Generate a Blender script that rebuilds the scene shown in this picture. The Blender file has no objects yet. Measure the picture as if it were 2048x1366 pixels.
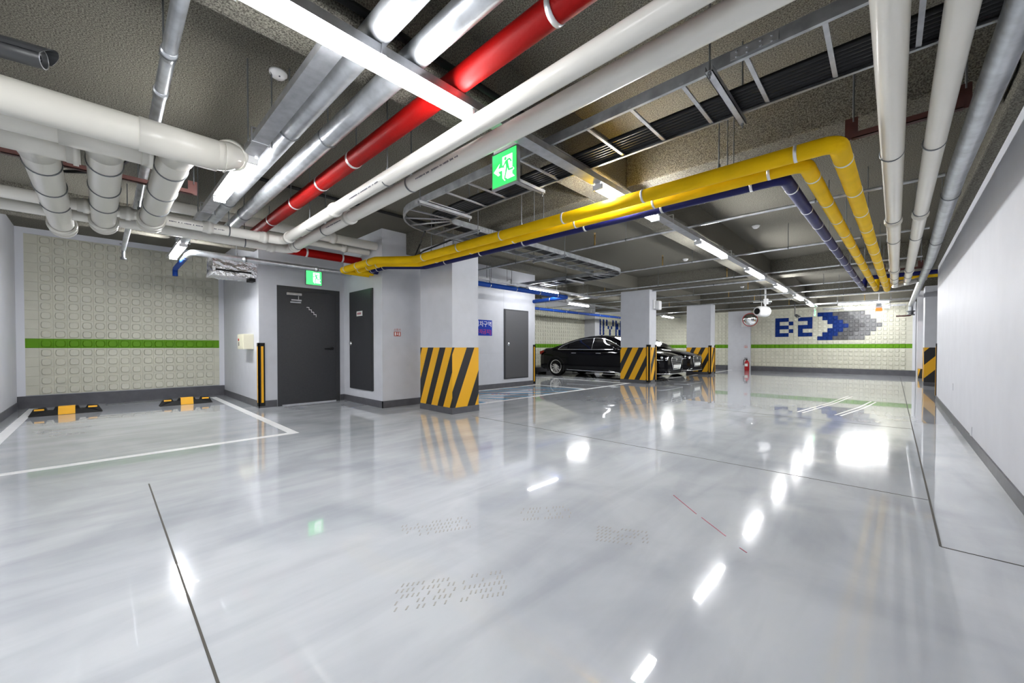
import bpy, bmesh, math, random
from mathutils import Vector, Matrix
random.seed(7)
PI=math.pi
SC=bpy.context.scene; COL=SC.collection
V=Vector
SLAB=3.10; BEAM=2.725

# ------------------------------------------------------------------ materials
def mat(name,color,rough=.5,metal=0.,emit=None,estr=0.,noise=None,bump=None,coat=0.,spec=.5):
    """noise=(scale,amount) varies the colour, bump=(scale,strength,distance)"""
    m=bpy.data.materials.new(name); m.use_nodes=True
    nt=m.node_tree; b=nt.nodes['Principled BSDF']; L=nt.links
    c=(*color,1) if len(color)==3 else color
    b.inputs['Base Color'].default_value=c; b.inputs['Roughness'].default_value=rough
    b.inputs['Metallic'].default_value=metal; b.inputs['Coat Weight'].default_value=coat
    b.inputs['Specular IOR Level'].default_value=spec
    if emit: b.inputs['Emission Color'].default_value=(*emit,1); b.inputs['Emission Strength'].default_value=estr
    tc=None
    if noise or bump: tc=nt.nodes.new('ShaderNodeTexCoord')
    if noise:
        n=nt.nodes.new('ShaderNodeTexNoise'); n.inputs['Scale'].default_value=noise[0]; n.inputs['Detail'].default_value=4
        L.new(tc.outputs['Object'],n.inputs['Vector'])
        r=nt.nodes.new('ShaderNodeValToRGB'); a=noise[1]
        r.color_ramp.elements[0].position=.3; r.color_ramp.elements[1].position=.7
        r.color_ramp.elements[0].color=(*[max(0,x*(1-a)) for x in c[:3]],1)
        r.color_ramp.elements[1].color=(*[min(1,x*(1+a)) for x in c[:3]],1)
        L.new(n.outputs['Fac'],r.inputs['Fac']); L.new(r.outputs['Color'],b.inputs['Base Color'])
    if bump:
        n=nt.nodes.new('ShaderNodeTexNoise'); n.inputs['Scale'].default_value=bump[0]; n.inputs['Detail'].default_value=3
        L.new(tc.outputs['Object'],n.inputs['Vector'])
        k=nt.nodes.new('ShaderNodeBump'); k.inputs['Strength'].default_value=bump[1]; k.inputs['Distance'].default_value=bump[2]
        L.new(n.outputs['Fac'],k.inputs['Height']); L.new(k.outputs['Normal'],b.inputs['Normal'])
    return m

M={}
M['wall']=mat('grey_wall_paint',(.555,.565,.60),.45,noise=(6,.03),bump=(90,.06,.01))
M['wallw']=mat('white_wall_paint',(.61,.615,.65),.6,noise=(3,.03),bump=(14,.04,.01))
M['wallg']=mat('mid_grey_paint',(.42,.42,.45),.5,noise=(6,.03))
M['frame']=mat('white_frame_paint',(.72,.73,.77),.5)
M['base']=mat('dark_grey_baseboard_paint',(.085,.085,.095),.4,noise=(8,.15))
M['cream']=mat('cream_tile',(.60,.59,.49),.5,noise=(5,.05))
M['blue']=mat('blue_tile',(.001,.024,.17),.45,spec=.2)
M['dgrey']=mat('dark_grey_tile',(.105,.105,.108),.5,spec=.2)
M['lgrey']=mat('light_grey_tile',(.20,.20,.205),.5,spec=.2)
M['green']=mat('green_tile',(.115,.29,.008),.45,spec=.2)
M['steel']=mat('dark_steel_door',(.032,.033,.036),.42,noise=(60,.12))
M['steel2']=mat('grey_steel_panel',(.07,.07,.075),.42,noise=(60,.1))
M['black']=mat('black_rubber',(.009,.009,.009),.6,spec=.25)
M['yellow']=mat('yellow_reflective',(.85,.42,.006),.4)
M['pvc']=mat('white_pvc',(.77,.75,.69),.25,noise=(2,.03))
M['pvc2']=mat('ivory_pvc',(.80,.77,.69),.22,noise=(2,.04))
M['pvc3']=mat('matt_ivory_pvc',(.66,.64,.575),.28,noise=(2,.04))
M['galv']=mat('galvanised_steel',(.54,.56,.585),.34,metal=.8,noise=(9,.22),bump=(30,.10,.01))
M['tray']=mat('dull_galvanised_tray',(.36,.375,.39),.38,metal=.8,noise=(9,.25),bump=(30,.10,.01))
M['zinc']=mat('zinc_steel',(.46,.47,.49),.36,metal=.85,noise=(14,.15))
M['rod']=mat('hanger_rod_steel',(.20,.21,.22),.45,metal=.8)
M['chrome']=mat('bright_chrome',(.85,.86,.88),.12,metal=1.)
M['band']=mat('aluminium_band',(.78,.78,.80),.35,metal=.75)
M['redp']=mat('red_wrapped_pipe',(.26,.002,.0015),.5,noise=(3,.15),bump=(60,.15,.01),spec=.12)
M['yelp']=mat('yellow_wrapped_pipe',(.84,.52,.002),.6,noise=(5,.08),bump=(70,.25,.01),spec=.15)
M['navy']=mat('navy_wrapped_pipe',(.006,.008,.085),.5,noise=(5,.12),bump=(70,.25,.01),spec=.25)
M['bluep']=mat('blue_pipe',(.004,.045,.27),.5,noise=(6,.08),spec=.2)
M['primer']=mat('red_oxide_primer',(.055,.012,.008),.55,noise=(20,.2))
M['foil']=mat('crinkled_foil',(.90,.90,.91),.25,metal=.85,bump=(11,.9,.06))
M['cable']=mat('black_cable',(.006,.006,.007),.4,spec=.25)
M['camera']=mat('dark_grey_camera_shell',(.055,.057,.06),.35)
M['glassd']=mat('dark_glass',(.004,.004,.005),.05,spec=.6)
M['carp']=mat('black_car_paint',(.003,.003,.004),.08,spec=.22)
M['tyre']=mat('tyre_rubber',(.007,.007,.007),.8,spec=.08)
M['rim']=mat('silver_alloy',(.72,.71,.69),.3,metal=.5)
M['tail']=mat('red_lamp_glass',(.32,.004,.012),.12)
M['plate']=mat('white_number_plate',(.72,.73,.70),.4)
M['white']=mat('white_plastic',(.75,.75,.75),.35)
M['creambox']=mat('cream_box',(.68,.65,.50),.45)
M['redglo']=mat('red_gloss_paint',(.42,.010,.014),.25)
M['redmark']=mat('red_marking',(.30,.02,.05),.5)
M['orange']=mat('orange_beacon_glow',(.9,.12,.02),.3,emit=(1,.10,.015),estr=1.6)
M['brass']=mat('brass',(.55,.36,.12),.3,metal=1.)
M['mirror']=mat('mirror_glass',(.9,.9,.9),.02,metal=1.)
M['signblue']=mat('blue_sign_face',(.003,.03,.34),.5,spec=.2)
M['signwhite']=mat('white_sign_lettering',(.85,.85,.85),.5)
M['signred']=mat('red_sign_lettering',(.55,.008,.09),.5)
M['lab']=mat('red_label',(.40,.05,.025),.5)
M['lamp']=mat('lamp_diffuser_glow',(.9,.9,.9),.4,emit=(.975,.985,1),estr=80)
M['lamp_soft']=mat('lamp_diffuser_soft_glow',(.9,.9,.9),.4,emit=(.975,.985,1),estr=50)
M['lamp_dim']=mat('lamp_diffuser_dim_glow',(.9,.9,.9),.4,emit=(.975,.985,1),estr=30)
M['lamp_strong']=mat('lamp_diffuser_strong_glow',(.9,.9,.9),.4,emit=(.975,.985,1),estr=95)
M['exitg']=mat('exit_green_glow',(.05,.5,.15),.4,emit=(.03,.80,.10),estr=.85)
M['exitw']=mat('exit_white_glow',(.9,.9,.9),.4,emit=(.93,1,.96),estr=.75)
M['exitg2']=mat('exit_green_bright_glow',(.05,.5,.15),.4,emit=(.06,.85,.16),estr=1.0)
M['exitw2']=mat('exit_white_bright_glow',(.9,.9,.9),.4,emit=(.93,1,.96),estr=1.3)
M['paint']=mat('white_road_paint',(.80,.80,.80),.35,noise=(6,.05))
M['hatch']=mat('blue_road_paint',(.035,.25,.46),.25,noise=(5,.12))
M['joint']=mat('dark_joint_filler',(.05,.045,.035),.6)
M['water']=mat('standing_water',(.30,.30,.28),.01)
M['scuff']=mat('chalky_scuff',(.72,.69,.62),.4)
M['dirt']=mat('dry_dirt_print',(.40,.39,.365),.15,noise=(60,.1))
M['ink']=mat('dark_ink',(.06,.06,.09),.6)

def ceiling_mat():
    m=bpy.data.materials.new('sprayed_concrete'); m.use_nodes=True
    nt=m.node_tree; b=nt.nodes['Principled BSDF']; L=nt.links
    tc=nt.nodes.new('ShaderNodeTexCoord')
    n=nt.nodes.new('ShaderNodeTexNoise'); n.inputs['Scale'].default_value=110; n.inputs['Detail'].default_value=3; n.inputs['Roughness'].default_value=.65
    n2=nt.nodes.new('ShaderNodeTexNoise'); n2.inputs['Scale'].default_value=1.3; n2.inputs['Detail'].default_value=3
    for k in (n,n2): L.new(tc.outputs['Object'],k.inputs['Vector'])
    r=nt.nodes.new('ShaderNodeValToRGB'); e=r.color_ramp.elements
    e[0].position=.38; e[0].color=(.075,.07,.058,1); e[1].position=.62; e[1].color=(.27,.258,.218,1)
    L.new(n.outputs['Fac'],r.inputs['Fac'])
    mx=nt.nodes.new('ShaderNodeMix'); mx.data_type='RGBA'; mx.blend_type='MULTIPLY'
    r2=nt.nodes.new('ShaderNodeValToRGB'); r2.color_ramp.elements[0].color=(.85,.84,.8,1); r2.color_ramp.elements[1].color=(1,1,1,1)
    L.new(n2.outputs['Fac'],r2.inputs['Fac']); mx.inputs['Factor'].default_value=1
    L.new(r.outputs['Color'],mx.inputs['A']); L.new(r2.outputs['Color'],mx.inputs['B'])
    L.new(mx.outputs['Result'],b.inputs['Base Color']); b.inputs['Roughness'].default_value=.95
    b.inputs['Specular IOR Level'].default_value=.1
    k=nt.nodes.new('ShaderNodeBump'); k.inputs['Strength'].default_value=.8; k.inputs['Distance'].default_value=.012
    L.new(n.outputs['Fac'],k.inputs['Height']); L.new(k.outputs['Normal'],b.inputs['Normal'])
    return m
M['ceil']=ceiling_mat()

def floor_mat():
    m=bpy.data.materials.new('glossy_grey_epoxy'); m.use_nodes=True
    nt=m.node_tree; b=nt.nodes['Principled BSDF']; L=nt.links
    tc=nt.nodes.new('ShaderNodeTexCoord')
    def noise(scale,detail,vec=None,dist=0):
        n=nt.nodes.new('ShaderNodeTexNoise'); n.inputs['Scale'].default_value=scale; n.inputs['Detail'].default_value=detail
        n.inputs['Distortion'].default_value=dist
        L.new(vec or tc.outputs['Object'],n.inputs['Vector']); return n
    mp=nt.nodes.new('ShaderNodeMapping'); mp.inputs['Rotation'].default_value=(0,0,.75); mp.inputs['Scale'].default_value=(1,.18,1)
    L.new(tc.outputs['Object'],mp.inputs['Vector'])
    n1=noise(1.1,6,None,.6); n2=noise(5,6,mp.outputs['Vector'],.5)
    r1=nt.nodes.new('ShaderNodeValToRGB'); e=r1.color_ramp.elements
    e[0].position=.33; e[0].color=(.395,.415,.445,1); e[1].position=.58; e[1].color=(.515,.535,.56,1)
    L.new(n1.outputs['Fac'],r1.inputs['Fac'])
    r2=nt.nodes.new('ShaderNodeValToRGB'); e=r2.color_ramp.elements
    e[0].position=.36; e[0].color=(.80,.80,.82,1); e[1].position=.58; e[1].color=(1,1,1,1)
    L.new(n2.outputs['Fac'],r2.inputs['Fac'])
    mx=nt.nodes.new('ShaderNodeMix'); mx.data_type='RGBA'; mx.blend_type='MULTIPLY'; mx.inputs['Factor'].default_value=.6
    L.new(r1.outputs['Color'],mx.inputs['A']); L.new(r2.outputs['Color'],mx.inputs['B'])
    L.new(mx.outputs['Result'],b.inputs['Base Color'])
    rr=nt.nodes.new('ShaderNodeMapRange'); rr.inputs['To Min'].default_value=.008; rr.inputs['To Max'].default_value=.04
    rr.inputs['From Min'].default_value=.3; rr.inputs['From Max'].default_value=.7
    L.new(n2.outputs['Fac'],rr.inputs['Value']); L.new(rr.outputs['Result'],b.inputs['Coat Roughness'])
    n3=noise(3.5,3); k=nt.nodes.new('ShaderNodeBump'); k.inputs['Strength'].default_value=.03; k.inputs['Distance'].default_value=.0025
    L.new(n3.outputs['Fac'],k.inputs['Height']); L.new(k.outputs['Normal'],b.inputs['Normal'])
    b.inputs['IOR'].default_value=1.5; b.inputs['Roughness'].default_value=.13; b.inputs['Specular IOR Level'].default_value=.03
    b.inputs['Coat Weight'].default_value=.85; b.inputs['Coat IOR'].default_value=1.5; L.new(k.outputs['Normal'],b.inputs['Coat Normal'])
    return m
M['floor']=floor_mat()

def stripe_mat(name,period,slope,shift,frac=.5):
    m=bpy.data.materials.new(name); m.use_nodes=True
    nt=m.node_tree; b=nt.nodes['Principled BSDF']; L=nt.links
    g=nt.nodes.new('ShaderNodeNewGeometry'); s=nt.nodes.new('ShaderNodeSeparateXYZ'); L.new(g.outputs['Position'],s.inputs['Vector'])
    def mth(op,a,b_):
        n=nt.nodes.new('ShaderNodeMath'); n.operation=op
        for i,x in enumerate((a,b_)):
            if isinstance(x,(int,float)): n.inputs[i].default_value=x
            else: L.new(x,n.inputs[i])
        return n.outputs[0]
    u=mth('ADD',s.outputs['X'],s.outputs['Y'])
    u=mth('SUBTRACT',u,mth('MULTIPLY',s.outputs['Z'],slope))
    u=mth('ADD',u,shift+100*period)
    u=mth('FRACT',mth('DIVIDE',u,period),0)
    u=mth('LESS_THAN',u,frac)
    mx=nt.nodes.new('ShaderNodeMix'); mx.data_type='RGBA'
    mx.inputs['A'].default_value=(.012,.012,.013,1); mx.inputs['B'].default_value=(.78,.40,.006,1)
    L.new(u,mx.inputs['Factor']); L.new(mx.outputs['Result'],b.inputs['Base Color']); b.inputs['Roughness'].default_value=.45
    return m

# ------------------------------------------------------------------ mesh collector
ORG={}
class MB:
    def __init__(s): s.v=[]; s.f=[]; s.m=[]; s.sm=[]
    def add(s,vs,fs,mi=0,smooth=False):
        o=len(s.v); s.v+= [V(p) for p in vs]
        for f in fs: s.f.append(tuple(o+i for i in f)); s.m.append(mi); s.sm.append(smooth)
        return s
    def box(s,a,b,mi=0,bev=0.):
        x0,x1=sorted((a[0],b[0])); y0,y1=sorted((a[1],b[1])); z0,z1=sorted((a[2],b[2]))
        if bev<=0:
            vs=[(x,y,z) for z in (z0,z1) for y in (y0,y1) for x in (x0,x1)]
            return s.add(vs,[(0,2,3,1),(4,5,7,6),(0,1,5,4),(2,6,7,3),(0,4,6,2),(1,3,7,5)],mi)
        bm=bmesh.new(); bmesh.ops.create_cube(bm,size=1)
        bmesh.ops.scale(bm,vec=(x1-x0,y1-y0,z1-z0),verts=bm.verts); bmesh.ops.translate(bm,vec=((x0+x1)/2,(y0+y1)/2,(z0+z1)/2),verts=bm.verts)
        bmesh.ops.bevel(bm,geom=bm.edges[:],offset=bev,segments=2,profile=.5,affect='EDGES')
        return s.bm(bm,mi)
    def bm(s,bm,mi=0,smooth=False,M4=None):
        bm.verts.index_update()
        s.add([(M4@v.co if M4 else v.co) for v in bm.verts],[[v.index for v in f.verts] for f in bm.faces],mi,smooth); bm.free(); return s
    def frame(s,d):
        d=V(d).normalized(); a=V((0,0,1)) if abs(d.z)<.9 else V((1,0,0))
        u=d.cross(a).normalized(); return u,d.cross(u).normalized()*-1
    def cyl(s,p0,p1,r,r1=None,seg=16,mi=0,caps=True,smooth=True):
        p0,p1=V(p0),V(p1); r1=r if r1 is None else r1; u,w=s.frame(p1-p0)
        c=[(math.cos(2*PI*i/seg),math.sin(2*PI*i/seg)) for i in range(seg)]
        vs=[p0+(u*a+w*b)*r for a,b in c]+[p1+(u*a+w*b)*r1 for a,b in c]
        s.add(vs,[(i,(i+1)%seg,seg+(i+1)%seg,seg+i) for i in range(seg)],mi,smooth)
        if caps: s.add(vs[:seg],[tuple(reversed(range(seg)))],mi); s.add(vs[seg:],[tuple(range(seg))],mi)
        return s
    def lathe(s,p0,axis,prof,seg=24,mi=0):
        """prof: list of (distance along axis, radius)"""
        p0=V(p0); d=V(axis).normalized(); u,w=s.frame(d); vs=[]
        for t,r in prof:
            for i in range(seg):
                a=2*PI*i/seg; vs.append(p0+d*t+(u*math.cos(a)+w*math.sin(a))*r)
        fs=[(k*seg+i,k*seg+(i+1)%seg,(k+1)*seg+(i+1)%seg,(k+1)*seg+i) for k in range(len(prof)-1) for i in range(seg)]
        return s.add(vs,fs,mi,True)
    def ring(s,c,axis,ri,ro,w,seg=24,mi=0):
        return s.lathe(V(c)-V(axis).normalized()*w/2,axis,[(0,ri),(0,ro),(w,ro),(w,ri),(0,ri)],seg,mi)
    def tube(s,pts,r,bend=.1,seg=16,mi=0,caps=True):
        P=fillet(pts,bend); n=len(P); fr=[]; 
        for i in range(n):
            t=((P[min(i+1,n-1)]-P[i]).normalized()+(P[i]-P[max(i-1,0)]).normalized())
            fr.append(t.normalized() if t.length>1e-6 else (P[min(i+1,n-1)]-P[max(i-1,0)]).normalized())
        u,w=s.frame(fr[0]); vs=[]
        for i in range(n):
            if i:
                q=fr[i-1].rotation_difference(fr[i]); u=q@u; w=q@w
            for k in range(seg):
                a=2*PI*k/seg; vs.append(P[i]+(u*math.cos(a)+w*math.sin(a))*r)
        s.add(vs,[(i*seg+k,i*seg+(k+1)%seg,(i+1)*seg+(k+1)%seg,(i+1)*seg+k) for i in range(n-1) for k in range(seg)],mi,True)
        if caps: s.add(vs[:seg],[tuple(reversed(range(seg)))],mi); s.add(vs[-seg:],[tuple(range(seg))],mi)
        return s
    def poly(s,pts,mi=0): return s.add(pts,[tuple(range(len(pts)))],mi)
    def prism(s,pts,d,mi=0):
        n=len(pts); d=V(d); vs=[V(p) for p in pts]+[V(p)+d for p in pts]
        return s.add(vs,[tuple(range(n)),tuple(reversed(range(n,2*n)))]+[(i,n+i,n+(i+1)%n,(i+1)%n) for i in range(n)],mi)
    def sphere(s,c,r,sz=1.,seg=20,mi=0,rot=None):
        bm=bmesh.new(); bmesh.ops.create_uvsphere(bm,u_segments=seg,v_segments=seg//2,radius=r)
        return s.bm(bm,mi,True,Matrix.Translation(V(c))@Matrix.Diagonal((1,1,sz,1)))
    def build(s,name,mats,parent=None,loc=None):
        if not isinstance(mats,(list,tuple)): mats=[mats]
        org=ORG[parent.name] if parent else (V(loc) if loc is not None else V((0,0,0)))
        me=bpy.data.meshes.new(name); me.from_pydata([p-org for p in s.v],[],s.f)
        for m in mats: me.materials.append(m)
        me.polygons.foreach_set('material_index',s.m); me.polygons.foreach_set('use_smooth',s.sm)
        bm=bmesh.new(); bm.from_mesh(me); bmesh.ops.recalc_face_normals(bm,faces=bm.faces[:]) if len(bm.faces)<6000 else None
        bm.to_mesh(me); bm.free(); me.update()
        o=bpy.data.objects.new(name,me); COL.objects.link(o)
        if parent: o.parent=parent
        else: o.location=org
        ORG[o.name]=org
        return o
def fillet(pts,r):
    pts=[V(p) for p in pts]
    if len(pts)<3 or r<=0: return pts
    out=[pts[0]]
    for i in range(1,len(pts)-1):
        a,b,c=pts[i-1],pts[i],pts[i+1]; d0=(a-b); d1=(c-b); l0,l1=d0.length,d1.length
        d0.normalize(); d1.normalize(); ang=d0.angle(d1)
        if ang>PI-.03: out.append(b); continue
        t=min(r/math.tan(ang/2),l0*.48,l1*.48); p0=b+d0*t; p1=b+d1*t
        n=8
        rr=t*math.tan(ang/2); ctr=b+(d0+d1).normalized()*(rr/math.sin(ang/2))
        e0=p0-ctr; e1=p1-ctr; th=e0.angle(e1); ax=e0.cross(e1).normalized()
        for k in range(n+1): out.append(ctr+Matrix.Rotation(th*k/n,3,ax)@e0)
    out.append(pts[-1]); return out

def thing(name,label,cat,loc,group=None):
    o=bpy.data.objects.new(name,None); COL.objects.link(o); o.empty_display_size=.1
    o.location=loc; ORG[o.name]=V(loc); o['label']=label; o['category']=cat
    if group: o['group']=group
    return o
def solo(mb,name,mats,label,cat,group=None):
    xs=[p.x for p in mb.v]; ys=[p.y for p in mb.v]; zs=[p.z for p in mb.v]
    o=mb.build(name,mats,None,((min(xs)+max(xs))/2,(min(ys)+max(ys))/2,min(zs)))
    o['label']=label; o['category']=cat
    if group: o['group']=group
    return o
def struct(mb,name,mats,parent=None):
    o=mb.build(name,mats,parent)
    if not parent: o['kind']='structure'
    return o
def copy_tree(src,loc,label,group=None):
    r=src.copy(); COL.objects.link(r); r.location=loc; r['label']=label
    if group: r['group']=group
    def rec(a,b):
        for ch in list(a.children):
            c=ch.copy(); COL.objects.link(c); c.parent=b; rec(ch,c)
    rec(src,r); return r
def text(body,size,u,v,origin,matl,name,parent,depth=.002,align='CENTER',width=None):
    """flat lettering: u = reading direction, v = up, origin = centre"""
    cu=bpy.data.curves.new(name,'FONT'); cu.body=body; cu.size=size; cu.extrude=depth/2; cu.align_x=align; cu.align_y='CENTER'
    o=bpy.data.objects.new(name,cu); COL.objects.link(o); bpy.context.view_layer.update()
    me=bpy.data.meshes.new_from_object(o.evaluated_get(bpy.context.evaluated_depsgraph_get()))
    bpy.data.objects.remove(o); bpy.data.curves.remove(cu)
    if width:
        xs=[p.co.x for p in me.vertices]; k=width/(max(xs)-min(xs)); cx=(max(xs)+min(xs))/2
        for p in me.vertices: p.co=V(((p.co.x-cx)*k,p.co.y*k,p.co.z))
    u,v=V(u).normalized(),V(v).normalized(); n=u.cross(v)
    R=Matrix((u,v,n)).transposed()
    off=V(origin)-ORG[parent.name]
    for p in me.vertices: p.co=R@p.co+off
    me.materials.clear(); me.materials.append(matl)
    w=bpy.data.objects.new(name,me); COL.objects.link(w); w.parent=parent; ORG[w.name]=ORG[parent.name]
    return w

# ------------------------------------------------------------------ the shell
def wx(y): return .60+.0095*y          # face of the right wall
fl=struct(MB().box((-10.9,-6.2,-.2),(6.2,21.2,0)),'floor',M['floor'])
struct(MB().box((-10.9,-6.2,SLAB),(6.2,21.2,SLAB+.25)),'ceiling',M['ceil'])
def beam(a,b,name='beam'): struct(MB().box(a,b,0,.015),name,M['ceil'])
beam((-2.45,-6,BEAM),(-2.0,20.1,SLAB+.02))
for y0,y1 in ((3.82,4.32),(10.88,11.38),(16.23,16.73)):
    beam((-2.0,y0,BEAM),(.55 if y0<11 else 6,y1,SLAB+.02)); beam((-7.24 if y0<5 else -10.64,y0,BEAM),(-2.45,y1,SLAB+.02))
for y0,y1 in ((4.32,10.88),(11.38,16.2),(16.7,20.1)):
    beam((-5.75,y0,BEAM),(-5.3,y1,SLAB+.02))
beam((-8.05,-.98,BEAM),(-7.86,1.87,SLAB+.02))
beam((-10.64,20.1,BEAM),(6,20.49,SLAB+.02))
beam((.56,-6,2.66),(.9,11.6,SLAB+.02))
# right wall (runs a hair out of square), with its end face
mb=MB(); t=.25
P=[(wx(-6),-6),(wx(11.5),11.5),(wx(11.5)+t,11.5),(wx(-6)+t,-6)]
mb.prism([(x,y,0) for x,y in P],(0,0,2.66)); struct(mb,'wall_right',M['wallw'])
mb=MB(); P=[(wx(-6)-.012,-6),(wx(11.5)-.012,11.505),(wx(11.5),11.505),(wx(-6),-6)]
mb.prism([(x,y,0) for x,y in P],(0,0,.10)); struct(mb,'baseboard_right',M['base'])
# far wall behind the camera, aisle closing walls
struct(MB().box((-10.9,-6.2,0),(6.2,-6.0,SLAB)),'wall_front',M['wall'])
struct(MB().box((5.0,11.5,0),(5.2,20.6,SLAB)),'wall_ramp',M['wallg'])
struct(MB().box((wx(11.5)+.25,11.3,0),(5.2,11.5,SLAB)),'wall_ramp_side',M['wallg'])
# bay wall on the left
struct(MB().box((-10.64,-1.2,0),(-6.4,-1.0,SLAB)),'wall_left',M['wallw'])
struct(MB().box((-10.6,-1.0,0),(-6.41,-.988,.12)),'baseboard_left',M['base'])
# plant-room block: three faces, door wall, step, sign wall, end
mb=MB(); pts=[(-10.64,1.88),(-7.85,1.88),(-7.85,3.35),(-6.30,3.35),(-6.30,4.9),(-7.25,4.9),(-7.25,8.52),(-10.64,8.52)]
mb.prism([(x,y,0) for x,y in pts],(0,0,SLAB)); struct(mb,'wall_plant_room',M['wall'])
mb=MB(); e=.012
for a,b in zip(pts[:-1],pts[1:]):
    d=(V((*b,0))-V((*a,0))).normalized(); n=V((d.y,-d.x,0)); a3=V((*a,0))-d*e; b3=V((*b,0))+d*e
    if (a,b)==(pts[1],pts[2]):
        segs=((1.88-e,2.15),(3.27,3.35+e))
        for s0,s1 in segs: mb.box((-7.85,s0,0),(-7.85+e,s1,.12))
        continue
    q=[a3,b3,b3+n*e,a3+n*e]; mb.prism(q,(0,0,.12))
struct(mb,'baseboard_plant_room',M['base'])

# embossed tiles ------------------------------------------------------------
PT=.1632
def tile_wall(name,org,u,nrm,cols,rows,color,mats,plain=(),skip=None):
    """org = lower corner; u along the wall; each tile a bevelled square with a raised rounded cushion"""
    mb=MB(); org,u,nrm=V(org),V(u),V(nrm); w=V((0,0,1)); g=.006
    K=12; rr=[]
    for i in range(K):
        a=2*PI*(i+.5)/K; ca,sa=math.cos(a),math.sin(a); p=4.; k=(abs(ca)**p+abs(sa)**p)**(-1/p)
        rr.append((k*ca,k*sa))
    for c in range(cols):
        for r in range(rows):
            if skip and skip(c,r): continue
            o=org+u*(c*PT)+w*(r*PT); mi=color(c,r)
            def q(a,b,h): return o+u*(a*PT)+w*(b*PT)+nrm*h
            base=[q(0,0,0),q(1,0,0),q(1,1,0),q(0,1,0)]; e=.02
            top=[q(e,e,g),q(1-e,e,g),q(1-e,1-e,g),q(e,1-e,g)]
            mb.add(base+top,[(0,1,5,4),(1,2,6,5),(2,3,7,6),(3,0,4,7)],mi)
            if c in plain: mb.add(top,[(0,1,2,3)],mi); continue
            R1=[q(.5+.385*x,.48+.385*y,g) for x,y in rr]; R2=[q(.5+.315*x,.48+.315*y,g+.022) for x,y in rr]
            cs=[2,3,0,1]; fs=[]
            vs=top+R1
            for k in range(4):
                cc=cs[k]
                i0=3*k; 
                fs+=[(cc,4+(i0)%K,4+(i0+1)%K),(cc,4+(i0+1)%K,4+(i0+2)%K)]
                fs+=[(cc,4+(i0+2)%K,4+(i0+3)%K,cs[(k+1)%4])]
            mb.add(vs,[tuple(reversed(f)) for f in fs],mi)
            mb.add(R1+R2,[(k,(k+1)%K,K+(k+1)%K,K+k) for k in range(K)],mi)
            mb.add(R2,[tuple(range(K))],mi)
    return struct(mb,name,mats)
TM=[M['cream'],M['green'],M['blue'],M['dgrey'],M['lgrey']]
Z0=.225
struct(MB().box((-10.9,-1.2,0),(-10.655,21.2,SLAB)),'wall_back',M['wall'])
tile_wall('wall_back_tiles',(-10.652,-.914,Z0),(0,1,0),(1,0,0),17,17,lambda c,r:1 if r==5 else 0,TM,plain=(0,16))
mb=MB(); mb.box((-10.655,-1.0,0),(-10.64,-.905,SLAB)).box((-10.655,1.79,0),(-10.64,1.88,SLAB)).box((-10.655,-.905,Z0+17*PT),(-10.64,1.79,SLAB)); struct(mb,'trim_1',M['frame'])
struct(MB().box((-10.655,-1.0,0),(-10.632,1.88,.215)),'baseboard_back',M['base'])
# bay wall behind the cars, with blue letters
N0=8.6
LET={}
def glyph(c0,rows,top):
    for j,s in enumerate(rows):
        for i,ch in enumerate(s):
            if ch=='#': LET[(c0+i,top-j)]=2
TOPR=13
cU=int((17.55-N0)/PT)
glyph(cU,['.#.#','.#.#','.#.#','.#.#','.#.#','..#.'],TOPR); glyph(cU+5,['#...#','#...#','.#.#.','..#..','..#..','..#..'],TOPR); glyph(cU+11,['#..#','##.#','##.#','#.##','#.##','#..#'],TOPR)
tile_wall('wall_back_tiles_parking',(-10.652,N0,Z0),(0,1,0),(1,0,0),73,16,lambda c,r:1 if r==5 else LET.get((c,r),0),TM)
struct(MB().box((-10.655,8.53,0),(-10.632,20.5,.215)),'baseboard_back_parking',M['base'])
struct(MB().box((-10.64,16.2,0),(-10.05,16.62,SLAB)),'column',M['wall'])
# far wall with the level sign picked out in coloured tiles
B2={}
def put(col,row,k): B2[(col,row)]=k
XB=-3.579; X0=XB-43*PT
for row,cs in ((0,(0,1,2)),(1,(0,3)),(2,(0,1,2)),(3,(0,3)),(4,(0,1,2))):
    for c in cs: put(c,row,2)
for row,cs in ((0,(5,6,7)),(1,(7,)),(2,(5,6,7)),(3,(5,)),(4,(5,6,7))):
    for c in cs: put(c,row,2)
for row in range(-1,6):
    d=3-abs(row-2)
    for k in range(3): put(9+d+k,row,2); put(12+d+k,row,3); put(15+d+k,row,4)
TOPROW=5+7
tile_wall('wall_far_tiles',(X0,20.497,Z0-.02),(1,0,0),(0,-1,0),69,16,lambda c,r:1 if r==5 else B2.get((c-43,TOPROW-r),0),TM,plain=(68,))
struct(MB().box((-10.9,20.5,0),(6.2,20.75,SLAB)),'wall_far',M['wall'])
struct(MB().box((.655,20.47,.2),(.735,20.5,SLAB)),'trim_2',M['frame'])
struct(MB().box((-10.6,20.465,0),(-5.42,20.5,.205)),'baseboard_far_side',M['base'])
struct(MB().box((-4.5,20.465,0),(.74,20.5,.205)),'baseboard_far',M['base'])
struct(MB().box((-5.42,20.36,0),(-4.5,20.5,SLAB)),'column',M['wall'])
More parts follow.
